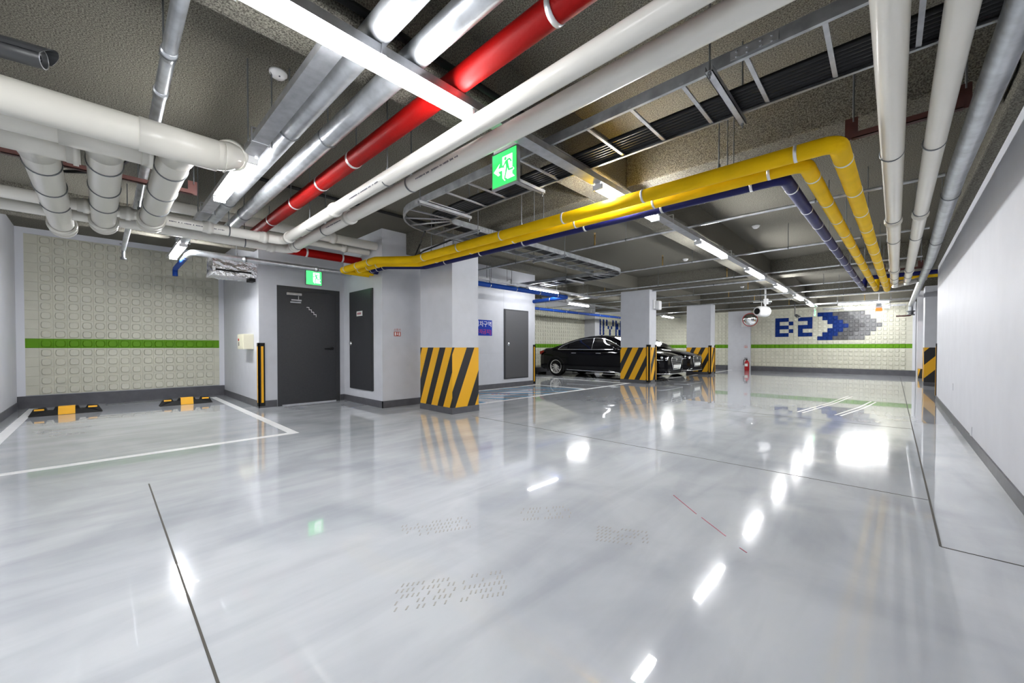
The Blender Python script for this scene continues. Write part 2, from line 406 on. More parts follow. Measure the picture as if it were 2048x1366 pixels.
# free-standing columns
def column(x0,x1,y0,y1,st,st2=None,name='column'):
    c=MB().box((x0,y0,0),(x1,y1,BEAM+.004)); o=struct(c,name,M['wall'])
    e=.004; q=MB().box((x0-e,y0-e,.10),(x1+e,y1+e,1.05)); q.m[-1]=1; q.build('hazard_stripe_band',[st,st2 or st],o)
    e=.010; MB().box((x0-e,y0-e,0),(x1+e,y1+e,.10)).build('base_band',M['base'],o)
    return o
ST1=stripe_mat('hazard_stripes_steep',.33,.42,.09,.52); ST1R=stripe_mat('hazard_stripes_side',.41,.42,.293,.60); ST2=stripe_mat('hazard_stripes',.345,.5,.274,.55); ST3=stripe_mat('hazard_stripes_far',.345,.5,.124,.55)
column(-5.80,-4.92,3.79,4.33,ST1,ST1R)
column(-5.86,-4.96,10.9,11.36,ST2); column(-5.82,-4.92,16.2,16.7,ST3)
column(.73,1.5,15.6,16.2,stripe_mat('hazard_stripes_wide',.62,.85,.28))
# small striped kerb block and pale wall end by the far right corner
struct(MB().box((.74,19.6,0),(2.2,20.0,SLAB)),'wall_ramp_end',M['wallw'])
k=solo(MB().box((.76,19.2,0),(2.0,19.58,.32),0,.01),'ramp_kerb',stripe_mat('kerb_stripes',.5,.2,.3),'low black and yellow kerb block behind the far right column','kerb')

# floor markings ------------------------------------------------------------
def mark(name,pts,m,h=.0015):
    MB().prism([(x,y,.0002) for x,y in pts],(0,0,h)).build(name,m,fl)
def rect(name,x0,y0,x1,y1,m): mark(name,[(x0,y0),(x1,y0),(x1,y1),(x0,y1)],m)
rect('bay_line',-5.32,-6,-5.22,1.67,M['paint']); rect('bay_line',-10.3,1.57,-5.32,1.67,M['paint']); rect('bay_line',-10.6,-.87,-5.32,-.77,M['paint'])
rect('zone_line',-5.53,4.4,-5.43,10.75,M['paint']); rect('zone_line',-7.23,8.4,-5.53,8.5,M['paint']); rect('zone_line',-7.19,4.95,-7.09,8.4,M['paint'])
rect('bay_line',-10.5,10.62,-5.53,10.72,M['paint']); rect('bay_line',-10.5,13.75,-5.4,13.85,M['paint']); rect('bay_line',-10.5,16.75,-5.3,16.85,M['paint'])
rect('bay_line',-5.4,11.4,-5.3,16.0,M['paint']); rect('bay_line',-5.3,16.75,-5.2,20.3,M['paint'])
for i in range(7):
    y=4.3+.68*i; 
    a=[(-7.09,y-.75),(-5.53,y+.65),(-5.53,y+.79),(-7.09,y-.61)]
    a=[p for p in a]; 
    # clip to the zone
    out=[]
    for (x,yy) in a: out.append((x,min(max(yy,4.95),8.4)))
    mark('hatch_stripe',out,M['hatch'])
for cx,cy in ((-6.45,6.05),(-6.4,7.25)):
    mbz=MB()
    for k in range(5):
        x=cx+.09*k*.7; y=cy+.09*k*.7
        mbz.prism([(x,y,.002),(x+.05,y+.02,.002),(x+.03,y+.09,.002),(x-.02,y+.07,.002)],(0,0,.001))
    mbz.build('worn_red_lettering',M['redmark'],fl)
rect('expansion_joint',-4.1,.237,-.9,.245,M['joint']); rect('expansion_joint',.212,3.043,wx(3),3.05,M['joint']); rect('expansion_joint',-4.6,3.918,.212,3.924,M['joint'])
mark('expansion_joint',[(.207,3.05),(.217,3.05),(.34,19.2),(.33,19.2)],M['joint'])
rect('expansion_joint',-2.3,7.19,.24,7.195,M['joint'])
sc=MB()
for a,b in (((-1.09,2.80),(-.86,2.58)),((-.82,2.55),(-.64,2.39)),((-.55,2.30),(-.51,2.27))):
    d=(V((*b,0))-V((*a,0))).normalized(); n=V((-d.y,d.x,0))*.003; sc.prism([V((*a,.0005))-n,V((*b,.0005))-n,V((*b,.0005))+n,V((*a,.0005))+n],(0,0,.001))
sc.build('red_scratch',M['redmark'],fl)
for x0,y0,x1,y1 in ((-1.05,7.82,-.6,11.17),(-.98,7.78,-.53,11.12),(-.58,7.88,-.22,10.33),(-.51,7.84,-.15,10.28)):
    mark('chalky_skid_mark',[(x0-.012,y0),(x0+.012,y0),((x0+x1)/2+.05,(y0+y1)/2),(x1+.01,y1),(x1-.01,y1),((x0+x1)/2+.025,(y0+y1)/2)],M['scuff'])
pd=[]
for i in range(20):
    a=2*PI*i/20; pd.append((-1.23+.2*math.cos(a)+.12*math.sin(a),7.02+.15*math.cos(a)-.03*math.sin(a)+.14*math.sin(a)))
mark('puddle',pd,M['water'])
def tread(cx,cy,ang,L,W,rows):
    mb=MB(); c,s=math.cos(ang),math.sin(ang)
    for r in range(rows):
        for i in range(int(L/.022)):
            if random.random()<.3: continue
            a=-L/2+i*.022; b=(-.5+(r+.2)/rows)*W
            q=[(a,b),(a+.007,b),(a+.016,b+.6*W/rows),(a+.009,b+.6*W/rows)]
            mb.prism([(cx+x*c-y*s,cy+x*s+y*c,.0003) for x,y in q],(0,0,.0006))
    mb.build('tyre_print',M['dirt'],fl)
tread(-1.35,1.05,1.0,.5,.2,5); tread(-1.55,1.95,.9,.35,.2,4); tread(-1.05,2.0,.5,.3,.2,5); tread(-1.9,1.35,1.1,.4,.18,4)
rect('floor_drain',-10.45,.05,-10.2,.85,M['zinc'])
# ------------------------------------------------------------------ doors and panels
d=MB(); d.box((-7.86,2.16,0),(-7.835,2.23,2.16)).box((-7.86,3.19,0),(-7.835,3.26,2.16)).box((-7.86,2.23,2.09),(-7.835,3.19,2.16))
d1=struct(d,'door_1',M['steel'])
MB().box((-7.86,2.23,.02),(-7.842,3.19,2.09)).build('door_leaf',M['steel'],d1)
MB().cyl((-7.84,3.10,1.03),(-7.79,3.10,1.03),.028).cyl((-7.795,3.10,1.03),(-7.795,2.96,1.025),.011).build('lever_handle',M['black'],d1)
MB().box((-7.842,2.31,2.0),(-7.80,2.56,2.045),0,.006).build('door_closer',M['zinc'],d1)
MB().box((-7.805,2.38,1.90),(-7.79,2.55,1.925)).box((-7.842,2.37,1.86),(-7.81,2.55,1.89),0,.005).cyl((-7.80,2.5,1.99),(-7.80,2.5,1.91),.006).build('closer_arm',M['zinc'],d1)
st=MB()
for i in range(4):
    y=2.65+.042*i; z=1.80-.042*i
    st.box((-7.8415,y,z-.005),(-7.840,y+.046,z+.005)).box((-7.8415,y+.04,z-.046),(-7.840,y+.048,z))
st.build('stair_symbol',M['signwhite'],d1)
p=MB().box((-7.54,3.325,.27),(-6.62,3.352,2.11)); p1=struct(p,'door_2',M['steel'])
MB().box((-7.51,3.318,.31),(-6.65,3.33,2.08)).build('door_leaf',M['steel'],p1)
MB().lathe((-7.46,3.318,1.13),(0,-1,0),[(0,.035),(.012,.035),(.014,.02),(.03,.018),(.03,0)]).build('round_lock',M['chrome'],p1)
MB().box((-7.21,3.314,1.635),(-6.98,3.319,1.725)).build('white_label',M['plate'],p1)
tx=MB()
for i in range(4): tx.box((-7.175+.04*i,3.3125,1.66),(-7.15+.04*i,3.3145,1.70)).box((-7.18+.04*i,3.3125,1.678),(-7.146+.04*i,3.3145,1.684))
tx.build('label_print',M['redmark'],p1)
p=MB().box((-7.26,7.27,.22),(-7.225,8.21,2.06)); p2=struct(p,'door_3',M['steel'])
MB().box((-7.235,7.30,.25),(-7.218,8.18,2.03)).build('door_leaf',M['steel2'],p2)
MB().lathe((-7.218,7.42,1.14),(1,0,0),[(0,.045),(.012,.045),(.014,.025),(.03,.02),(.03,0)]).build('round_lock',M['chrome'],p2)
struct(MB().box((-7.25,6.3,.905),(-7.2485,7.27,.909)).box((-7.25,6.9,1.71),(-7.2485,7.27,1.713)).box((-7.25,7.26,2.06),(-7.2485,7.264,2.7)),'trim_3',M['wallg'])
# ------------------------------------------------------------------ lamps
def lamp(kind,x,y,L,label,group,z=2.475,gl='lamp'):
    """linear lamp along axis kind, starting at (x,y)"""
    ax=V((1,0,0)) if kind=='x' else V((0,1,0)); sd=V((0,1,0)) if kind=='x' else V((1,0,0))
    o=V((x,y,z)); t=thing('linear_lamp',label,'lamp',o+ax*(L/2)+V((0,0,.052)),group)
    def B(mb,a0,a1,s0,s1,z0,z1,**k):
        p=o+ax*a0+sd*s0+V((0,0,z0)); q=o+ax*a1+sd*s1+V((0,0,z1)); mb.box(p,q,0,**k); return mb
    B(MB(),0,L,-.026,.026,.036,.0535).build('housing',M['white'],t)
    prof=[(-.026,.040),(-.046,.014),(-.040,.003),(-.02,-.003),(.02,-.003),(.040,.003),(.046,.014),(.026,.040)]
    MB().prism([o+ax*.015+sd*a+V((0,0,b)) for a,b in prof],ax*(L-.03)).build('diffuser',M[gl],t)
    B(MB(),-.004,.015,-.047,.047,-.005,.041).build('end_cap',M['white'],t); B(MB(),L-.015,L+.004,-.047,.047,-.005,.041).build('end_cap',M['white'],t)
    return t
G='lamps in the long row under the main beam'
for y0,lab in ((.38,'large bright linear lamp crossing under the galvanised pipes'),(3.10,'linear lamp partly hidden behind the yellow pipes'),(5.69,'linear lamp on the long row, first clear one beyond the yellow pipes'),(8.29,'linear lamp on the long row, second beyond the yellow pipes'),(10.85,'linear lamp on the long row, third beyond the yellow pipes'),(13.5,'linear lamp on the long row, fourth beyond the yellow pipes'),(15.9,'linear lamp at the far end of the long row'),(-2.3,'added unseen linear lamp continuing the long row, behind the viewpoint'),(-5.0,'added unseen linear lamp continuing the long row, furthest behind the viewpoint')):
    lamp('y',-1.9,y0,1.22,lab,G,gl='lamp_soft' if 0<y0<1 else 'lamp_strong' if y0<0 else 'lamp')  # lamps behind the viewpoint are unseen, added to light the near floor
lamp('x',-4.74,.81,1.18,'linear lamp beside the elbow of the fat white drain pipe','lamps on the side row over the parking bay',gl='lamp_soft'); lamp('x',-8.34,.81,1.15,'linear lamp at the tiled wall end beside the thin blue pipe','lamps on the side row over the parking bay',gl='lamp_strong')
lamp('y',-6.4,7.25,1.2,'linear lamp above the white wall beside the bright blue pipe','lamps over the parked cars',gl='lamp_dim'); lamp('y',-7.6,10.6,1.2,'linear lamp above the rear window of the parked sedan','lamps over the parked cars'); lamp('y',-7.55,17.9,1.3,'linear lamp seen between the two far striped columns','lamps over the parked cars')
lamp('y',-7.6,14.2,1.2,'linear lamp over the second parked car, mostly hidden by a column','lamps over the parked cars')
lamp('x',-1.22,17.2,1.25,'upper of the two crosswise lamps in front of the far tiled wall','crosswise lamps by the far wall',gl='lamp_strong'); lamp('x',-1.2,19.45,1.25,'lower of the two crosswise lamps, closest to the far tiled wall','crosswise lamps by the far wall',2.47,'lamp_soft')
# trunking the lamps hang from
def trunk(kind,x,y,L,label,rods=(),z=2.528):
    ax=V((1,0,0)) if kind=='x' else V((0,1,0)); sd=V((0,1,0)) if kind=='x' else V((1,0,0)); o=V((x,y,z))
    t=thing('cable_trunking',label,'trunking',o+ax*(L/2),'steel trunking runs')
    mb=MB()
    for s0,s1,z0,z1 in ((-.05,.05,0,.006),(-.05,-.044,.006,.05),(.044,.05,.006,.05),(-.044,-.028,.044,.05),(.028,.044,.044,.05)):
        mb.box(o+sd*s0+V((0,0,z0)),o+ax*L+sd*s1+V((0,0,z1)))
    mb.build('channel',M['zinc'],t)
    for r in rods:
        c=o+ax*r; b=MB().box(c-ax*.012-sd*.058-V((0,0,.004)),c+ax*.012+sd*.058).box(c-ax*.012-sd*.058,c+ax*.012-sd*.052+V((0,0,.10))).box(c-ax*.012+sd*.052,c+ax*.012+sd*.058+V((0,0,.10))).box(c-ax*.012-sd*.058+V((0,0,.095)),c+ax*.012+sd*.058+V((0,0,.10)))
        b.build('hanger_bracket',M['zinc'],t)
        top=BEAM+.005 if (kind=='y' and abs(x+1.9)<.2) else SLAB
        for q in (-.075,.075):
            if kind=='y' and abs(x+1.9)<.2 and q>0: continue
            MB().cyl(c+sd*q+V((0,0,-.01)),V((*(c+sd*q).xy,top)),.005,seg=8).build('hanger_rod',M['rod'],t)
    return t
trunk('y',-1.905,-5.9,24.0,'long galvanised trunking carrying the main lamp row',(5.55,6.9,7.9,10.6,13.0,15.6,18.2,20.9))
trunk('x',-8.6,.81,6.63,'galvanised trunking over the parking bay, beside the fat galvanised pipe',(1.4,3.2,5.3))
trunk('y',-6.4,5.6,4.8,'galvanised trunking above the bright blue pipe by the white wall',(.35,1.0,4.2)); trunk('y',-7.6,9.2,11.0,'galvanised trunking over the parked cars',(1.2,5,9))
trunk('x',-1.84,17.2,2.4,'short galvanised trunking crossing before the far tiled wall',(.6,1.9)); trunk('x',-1.84,19.45,2.3,'short galvanised trunking closest to the far tiled wall',(.6,1.9),2.523)
# ------------------------------------------------------------------ pipes
def pipe(name,label,cat,pts,r,m,bend,seg=20,group=None,couplings=(),bands=(),clamps=(),rods=(),cm=None,bandm=None,bw=.022,cl=.05,cr=1.25):
    c=V(pts[0])*.5+V(pts[-1])*.5
    t=thing(name,label,cat,c,group)
    MB().tube(pts,r,bend,seg).build('pipe_run',m,t)
    for p,ax in couplings: MB().lathe(V(p)-V(ax)*cl,V(ax),[(0,r),(0,r*1.12),(cl*.8,r*1.14),(cl*.8,r*cr),(cl*1.6,r*cr),(cl*1.6,r*1.1),(cl*2,r*1.08),(cl*2,r)]).build('coupling',cm or m,t)
    for p,ax in bands: MB().ring(p,ax,r*.98,r*1.03+.001,bw).build('band',bandm or M['band'],t)
    for p,ax in clamps: MB().ring(p,ax,r,r+.006,.012).build('clamp',M['rod'],t)
    for p in rods:
        p=V(p); top=p.z+0; z1=rods[p.freeze()] if isinstance(rods,dict) else SLAB
        MB().cyl((p.x,p.y,p.z+r*.9),(p.x,p.y,z1),.005,seg=8).cyl((p.x,p.y,p.z+r),(p.x,p.y,p.z+r+.03),.012,seg=8).build('hanger_rod',M['rod'],t)
    return t
X=(1,0,0); Y=(0,1,0)
# galvanised pair and red pipe crossing the ceiling
pipe('galvanised_pipe','fat galvanised pipe, the one beside the side trunking','pipe',[(.55,.99,2.650),(-6.9,.96,2.650)],.068,M['galv'],.1,clamps=[((-3.2,.975,2.650),X),((-5.2,.97,2.650),X)],rods=[(-3.2,.975,2.650),(-5.2,.97,2.650)])
pipe('galvanised_pipe','fat galvanised pipe running between its twin and the red pipe','pipe',[(.55,1.215,2.650),(-6.9,1.20,2.650)],.067,M['galv'],.1,clamps=[((-3.1,1.21,2.650),X),((-5.6,1.2,2.650),X)],rods=[(-3.1,1.21,2.650),(-5.6,1.2,2.650)])
pipe('red_pipe','thick red wrapped pipe crossing the ceiling','pipe',[(.55,1.50,2.650),(-7.1,1.50,2.650),(-7.1,3.34,2.650)],.069,M['redp'],.12,bands=[((x,1.5,2.65),X) for x in (.1,-1.15,-2.05,-3.3,-4.0,-4.75,-5.6)]+[((-7.1,y,2.65),Y) for y in (2.4,3.0)],rods=[(-3.25,1.5,2.65),(-4.9,1.5,2.65)],bw=.03)
# white drain pair running to the cross pair
ZP=2.42
def cup(p,ax): return (p,ax)
pipe('white_pipe','slim white plastic pipe next to the red pipe','pipe',[(.52,1.595,ZP),(-5.62,1.625,ZP),(-5.62,-.99,ZP)],.056,M['pvc'],.09,couplings=[((-4.0,1.62,ZP),X),((-5.4,1.63,ZP),X),((-5.62,1.40,ZP),Y),((-5.62,.85,ZP),Y),((-5.62,.19,ZP),Y),((-5.62,-.1,ZP),Y)],clamps=[((-2.95,1.62,ZP),X),((-4.7,1.63,ZP),X),((-5.62,1.05,ZP),Y),((-5.62,.28,ZP),Y)],rods=[(-2.95,1.62,ZP),(-4.7,1.63,ZP),(-5.62,1.05,ZP),(-5.62,.28,ZP)])
pipe('white_pipe','white plastic pipe with printed text, next to the cable ladder','pipe',[(.52,1.80,ZP),(-6.07,1.83,ZP),(-6.07,-.99,ZP)],.060,M['pvc'],.09,couplings=[((-4.1,1.82,ZP),X),((-5.85,1.83,ZP),X),((-6.07,1.6,ZP),Y),((-6.07,-.02,ZP),Y)],clamps=[((-2.9,1.81,ZP),X),((-4.75,1.82,ZP),X),((-5.7,1.83,ZP),X),((-6.07,1.3,ZP),Y)],rods=[(-2.9,1.81,ZP),(-4.75,1.82,ZP),(-6.07,1.3,ZP),(-6.07,.3,ZP)])
def printed(pipe_obj,p0,p1,r,toward,n):
    p0,p1=V(p0),V(p1); d=(p1-p0).normalized(); w=(V(toward)-d*V(toward).dot(d)).normalized(); s_=w.cross(d); mb=MB()
    for i in range(n):
        if random.random()<.18: continue
        a=p0+(p1-p0)*(i/n)+w*(r+.0006); L=(p1-p0).length/n*.7; hgt=random.choice((.004,.006,.006))
        mb.add([a-s_*hgt,a+d*L-s_*hgt,a+d*L+s_*hgt,a+s_*hgt],[(0,1,2,3)])
    mb.build('printed_lettering',M['ink'],pipe_obj)
WPS=[o for o in bpy.data.objects if o.type=='EMPTY' and o.name.startswith('white_pipe')]
printed(WPS[1],(-2.2,1.804,ZP),(-2.75,1.808,ZP),.060,(0,-1,-.35),40); printed(WPS[0],(-3.0,1.61,ZP),(-3.55,1.614,ZP),.056,(0,-1,-.5),36)
printed(WPS[0],(-5.62,.50,ZP),(-5.62,1.0,ZP),.056,(1,0,-.25),40); printed(WPS[1],(-4.2,1.82,ZP),(-4.6,1.82,ZP),.060,(0,-1,-.35),26)
# fat sewer pipes over the bay
ZS=2.40; RS=.098
def sewer(label,xA,y0,yEnd,elbow,yB,xE):
    t=thing('sewer_pipe',label,'pipe',((xA+xE)/2,yB,ZS),'fat sewer pipes over the parking bay')
    if elbow: MB().tube([(xA,y0,ZS),(xA,yEnd-.04,ZS),(xA-.17,yEnd+.07,ZS+.10)],RS,.13,28).lathe((xA-.15,yEnd+.06,ZS+.09),(-.17,.11,.10),[(0,RS),(0,RS*1.1),(.05,RS*1.12),(.05,RS)],28).build('header_pipe',M['pvc3'],t)
    else: MB().cyl((xA,y0,ZS),(xA,yEnd,ZS),RS,seg=28).build('header_pipe',M['pvc3'],t)
    MB().cyl((xA-.03,yB,ZS),(xE,yB,ZS),RS*.97,seg=28).build('branch_pipe',M['pvc3'],t)
    MB().lathe((xA,yB-.2,ZS),(0,1,0),[(0,RS),(0,RS*1.06),(.4,RS*1.06),(.4,RS)],28).lathe((xA,yB,ZS),(-1,0,0),[(.02,RS*1.06),(.20,RS*1.06),(.20,RS)],28).build('tee_fitting',M['pvc3'],t)
    MB().lathe((xE+.03,yB,ZS),(-1,0,0),[(0,RS),(0,RS*1.14),(.05,RS*1.2),(.09,RS*1.2),(.09,RS*1.08),(.2,RS*1.06),(.2,RS*1.16),(.25,RS*1.16),(.25,RS*.9),(.255,0)],28).build('end_socket',M['pvc3'],t)
    for q in (.35,.95,1.5):
        if xE+.2<xA-q-.2: MB().ring((xA-q-.12,yB,ZS),X,RS*.96,RS*1.04,.012,28).build('clamp',M['rod'],t)
    if not elbow:
        MB().lathe((xA,yEnd-.02,ZS),(0,1,0),[(0,RS),(0,RS*1.1),(.03,RS*1.1),(.03,RS*1.2),(.055,RS*1.2),(.055,0)],28).build('cleanout_cap',M['pvc3'],t)
    else:
        for yy in (.27,.52,.62): MB().ring((xA,yy,ZS),Y,RS*.97,RS*1.025,.006,28).build('joint_ring',M['pvc3'],t)
    return t
sewer('fat ivory sewer pipe with the elbow end beside the lamp',-3.43,-.99,.62,True,.375,-5.55)
sewer('fat ivory sewer pipe in the middle of the three, with capped header',-3.67,-.99,.22,False,.03,-6.0)
sewer('fat ivory sewer pipe at the left edge, with capped header',-3.98,-.99,-.13,False,-.285,-6.5)
# small cross pipes joining the block wall
pipe('white_pipe','upper stub of white pipe entering the wall beyond the red pipe','pipe',[(-6.5,.3,2.82),(-6.5,3.345,2.82)],.07,M['pvc'],.1,couplings=[((-6.5,2.6,2.82),Y)],rods=[(-6.5,1.7,2.82)])
pipe('white_pipe','lower stub of white pipe entering the wall beyond the red pipe','pipe',[(-6.78,.3,2.76),(-6.78,3.345,2.76)],.055,M['pvc'],.1,couplings=[((-6.78,2.9,2.76),Y)],rods=[(-6.78,1.9,2.76)])
pipe('galvanised_pipe','thin galvanised pipe under the ceiling above the exit sign','pipe',[(-7.85,.93,2.47),(-7.5,.95,2.47),(-7.5,3.34,2.47)],.045,M['galv'],.09,couplings=[((-7.5,1.6,2.47),Y),((-7.5,2.7,2.47),Y)],rods=[(-7.5,1.5,2.47)],cl=.03,cr=1.2)
pipe('blue_pipe','short blue pipe with a down elbow beside the bay lamp','pipe',[(-7.8,.93,2.47),(-9.3,.93,2.47),(-9.3,.93,2.34)],.038,M['bluep'],.06,bands=[((-8.0,.93,2.47),X)],rods=[(-8.9,.93,2.47)])
pipe('black_conduit','black foam covered conduit on the slab running across above the red pipe','conduit',[(-5.42,-.9,3.06),(-5.42,3.8,3.06)],.022,M['black'],.1,12)
pipe('black_conduit','black speckled conduit along the main beam edge at the top of the view','conduit',[(-1.96,-3,2.77),(-1.96,2.3,2.77)],.022,M['black'],.1,12)
# thin conduit along the left and tap
pipe('conduit','slim galvanised conduit above the fat ivory sewer pipes','conduit',[(.5,.22,2.60),(-1.9,.255,2.60),(-6.2,.285,2.60)],.032,M['galv'],.1,couplings=[((-2.75,.26,2.6),X),((-3.2,.263,2.6),X)],clamps=[((-2.75,.26,2.6),X)],rods=[(-2.3,.26,2.6),(-3.05,.265,2.6)],cl=.04,cr=1.15)
t=thing('tap_pipe','small steel pipe with a tap hanging in front of the tiled wall','pipe',(-7.4,.24,2.45))
MB().tube([(-6.2,.24,2.52),(-8.3,.24,2.52)],.028,.05).build('pipe_run',M['galv'],t)
MB().cyl((-8.3,.24,2.60),(-8.3,.24,2.40),.02).lathe((-8.3,.24,2.40),(0,0,-1),[(0,.02),(0,.035),(.03,.035),(.03,0)]).cyl((-8.3,.20,2.6),(-8.3,.28,2.6),.008).build('tap',M['rod'],t)
MB().cyl((-6.9,.24,2.53),(-6.9,.24,SLAB),.005,seg=8).build('hanger_rod',M['rod'],t)
# yellow, yellow, navy wrapped pipes
ZY=2.37
YP=[('yellow_pipe','thicker outer yellow wrapped pipe, the uppermost of the trio',M['yelp'],.055,3.29,-.245,[(-5.15,3.26),(-5.62,2.88),(-6.78,2.86),(-6.78,3.34)],12.42,-.02),
    ('yellow_pipe','inner yellow wrapped pipe between the other yellow and the navy',M['yelp'],.050,3.51,-.44,[(-5.32,3.47),(-5.75,3.06),(-6.62,3.04),(-6.62,3.34)],12.2,-.20),
    ('navy_pipe','navy blue wrapped pipe beneath the two yellow pipes',M['navy'],.046,3.685,-.595,[(-5.45,3.66),(-5.9,3.22),(-6.45,3.21),(-6.45,3.34)],11.98,-.40)]
for nm,lab,m,r,y,xe,left,yend,xend in YP:
    pts=[(*p,ZY) for p in reversed(left)]+[(xe,y,ZY),(xend,yend,ZY),(xend,yend+.12,ZY+.12 if nm else ZY),(xend,yend+.14,ZY+.24),(4.4,yend+.16,ZY+.24)]
    pts=[(*p,ZY) for p in reversed(left)]+[(xe,y,ZY),(xend,yend,ZY),(xend+.02,yend+.05,ZY+.26),(4.4,yend+.05,ZY+.26)]
    bands=[((x,y-.006*(-x),ZY),X) for x in (xe-.22,-1.55,-2.4,-3.3,-4.1,-4.9)]
    dv=(V((xend,yend,0))-V((xe,y,0))); 
    bands+=[((xe+dv.x*k,y+dv.y*k,ZY),dv.normalized()) for k in (.035,.12,.2,.28,.36,.44,.52,.6,.7,.8,.9)]
    bands+=[((*(V((*left[1],0)).lerp(V((*left[2],0)),q)).xy,ZY),X) for q in (.15,.5,.85)]
    rods=[(-.95,y,ZY),(-3.0,y,ZY),(-4.75,y,ZY),(xe+dv.x*.3,y+dv.y*.3,ZY),(xe+dv.x*.62,y+dv.y*.62,ZY)]
    pipe(nm,lab,'pipe',pts,r,m,.085,bands=bands,rods=rods,group='wrapped pipes in a trio',bw=.02)
# white pair by the right wall, and the galvanised main
ZW=2.45
for lab,x0,x1,r,cp,ye in (('thick ivory drain pipe by the right wall, next to the yellow pipe',-.045,.10,.062,(6.05,9.9),12.4),('ivory drain pipe next to the galvanised main by the right wall',.175,.29,.055,(5.94,10.15),12.1)):
    f=lambda y: x0+(x1-x0)*(y+1)/13.3
    t=pipe('drain_pipe',lab,'pipe',[(x0,-1.5,ZW),(f(ye),ye,ZW),(f(ye)+.28,ye+.22,ZW+.10)],r,M['pvc2'],.12,24,'drain pipes by the right wall',couplings=[((f(y),y,ZW),Y) for y in cp],clamps=[((f(y),y,ZW),Y) for y in (3.93,cp[0]-.13,7.1,cp[1]-.12,10.9,11.6)],rods=[(f(7.1),7.1,ZW)],cl=.06,cr=1.22)
ZG=2.50
gp=[(.395,-1.5,ZG),(.405,5.0,ZG),(.50,9.5,ZG),(.56,19.0,ZG),(.56,19.05,2.28)]
def gx(y): return .405+.095*(y-5)/4.5 if y>5 else .40
main=pipe('sprinkler_main','galvanised sprinkler main running tight along the right wall','pipe',gp,.061,M['galv'],.1,24,couplings=[],clamps=[((gx(y),y,ZG),Y) for y in (5.55,7.85,10.2)],rods=[(.45,6.9,ZG)])
MB().lathe((.56,19.05,2.30),(0,0,-1),[(0,.066),(0,.11),(.03,.11),(.03,.07),(.12,.07),(.12,.10),(.15,.10),(.15,0)]).build('valve',M['rod'],main)
MB().tube([(.56,19.05,2.2),(.56,18.95,2.13),(.2,18.95,2.13)],.022,.05).build('test_line',M['primer'],main)
# primer-red support brackets
def bracket(label,a,b,z,plates,rods):
    a,b=V(a),V(b); t=thing('pipe_bracket',label,'bracket',(a+b)/2,'primer red pipe brackets'); d=(b-a).normalized(); n=V((-d.y,d.x,0))
    mb=MB(); q=[a-n*.02,b-n*.02,b+n*.02,a+n*.02]; mb.prism(q,(0,0,.005)); q=[a-n*.02,b-n*.02,b-n*.015,a-n*.015]; mb.prism(q,(0,0,.04)); mb.build('angle_bar',M['primer'],t)
    for p in (a,b):
        mb=MB(); q=[p-n*.004-d*.035,p-n*.004+d*.035,p+n*.004+d*.035,p+n*.004-d*.035]; mb.prism(q,(0,0,plates)); mb.build('end_plate',M['primer'],t)
        MB().cyl(p+V((0,0,plates-.03))+d*.01,V((p.x+d.x*.01,p.y+d.y*.01,rods)),.006,seg=8).build('hanger_rod',M['rod'],t)
bracket('dark red bracket holding the two ivory pipes at the near end, by the right wall',(-.20,3.70,2.527),(.325,3.70,2.527),0,.15,SLAB)
bracket('dark red bracket holding the two ivory pipes further down the right wall',(-.08,10.6,2.527),(.43,10.6,2.527),0,.15,SLAB)
bracket('rusty red bracket under the three fat sewer pipes over the bay',(-4.85,-.55,2.52),(-4.85,.62,2.52),0,.13,SLAB)
# sprinkler branch lines
def sprk(label,y,x0,x1,heads=(),rods=(),r=.017,z=2.692,loop=None):
    t=thing('sprinkler_pipe',label,'pipe',((x0+x1)/2,y,z),'sprinkler branch lines')
    MB().tube([(x0,y,z),(x1,y,z)],r,.05,12).build('pipe_run',M['galv'],t)
    for x in heads:
        MB().cyl((x,y,z),(x,y,z+.16),.011,seg=10).lathe((x,y,z+.16),(0,0,1),[(0,.016),(.02,.016),(.02,.008),(.05,.008),(.05,.018),(.055,.018),(.055,0)],10).build('sprinkler_head',M['brass'],t)
    for x in rods: MB().cyl((x,y,z),(x,y,SLAB),.0045,seg=8).ring((x,y,z),X,r,r+.004,.02,12).build('hanger_rod',M['rod'],t)
    return t
sprk('thin sprinkler pipe nearest, passing behind the navy pipe corner',5.55,-7.2,.38,(-3.45,-6.6),(-.6,-2.9,-5.2,-.05))
sprk('thin sprinkler pipe crossing just past the second clear row lamp',7.85,-6.0,.40,(-3.3,.1),(-1.2,-2.72,-.3))
sprk('thin sprinkler pipe in front of the second cross beam',10.2,-10.2,.44,(-2.75,-6.0),(-.7,-2.6,-4.4))
sprk('thicker sprinkler pipe running under the second cross beam',11.1,-10.2,-2.0,(),(-3.3,-5.1),.024,2.690)
sprk('thin sprinkler pipe just beyond the second cross beam',12.8,-10.2,.46,(-2.9,-6.5),(-1.2,-4.4))
sprk('thin sprinkler pipe over the second parked car',14.3,-10.2,.5,(-3.8,-7),(-1.0,-3.4))
sprk('thin sprinkler pipe right before the third cross beam',15.9,-10.2,.5,(-3.4,-6.4),(-1,-4.1))
sprk('thin sprinkler pipe furthest away, near the far tiled wall',18.6,-9.8,.52,(-2.8,-.6),(-1,-3.5))
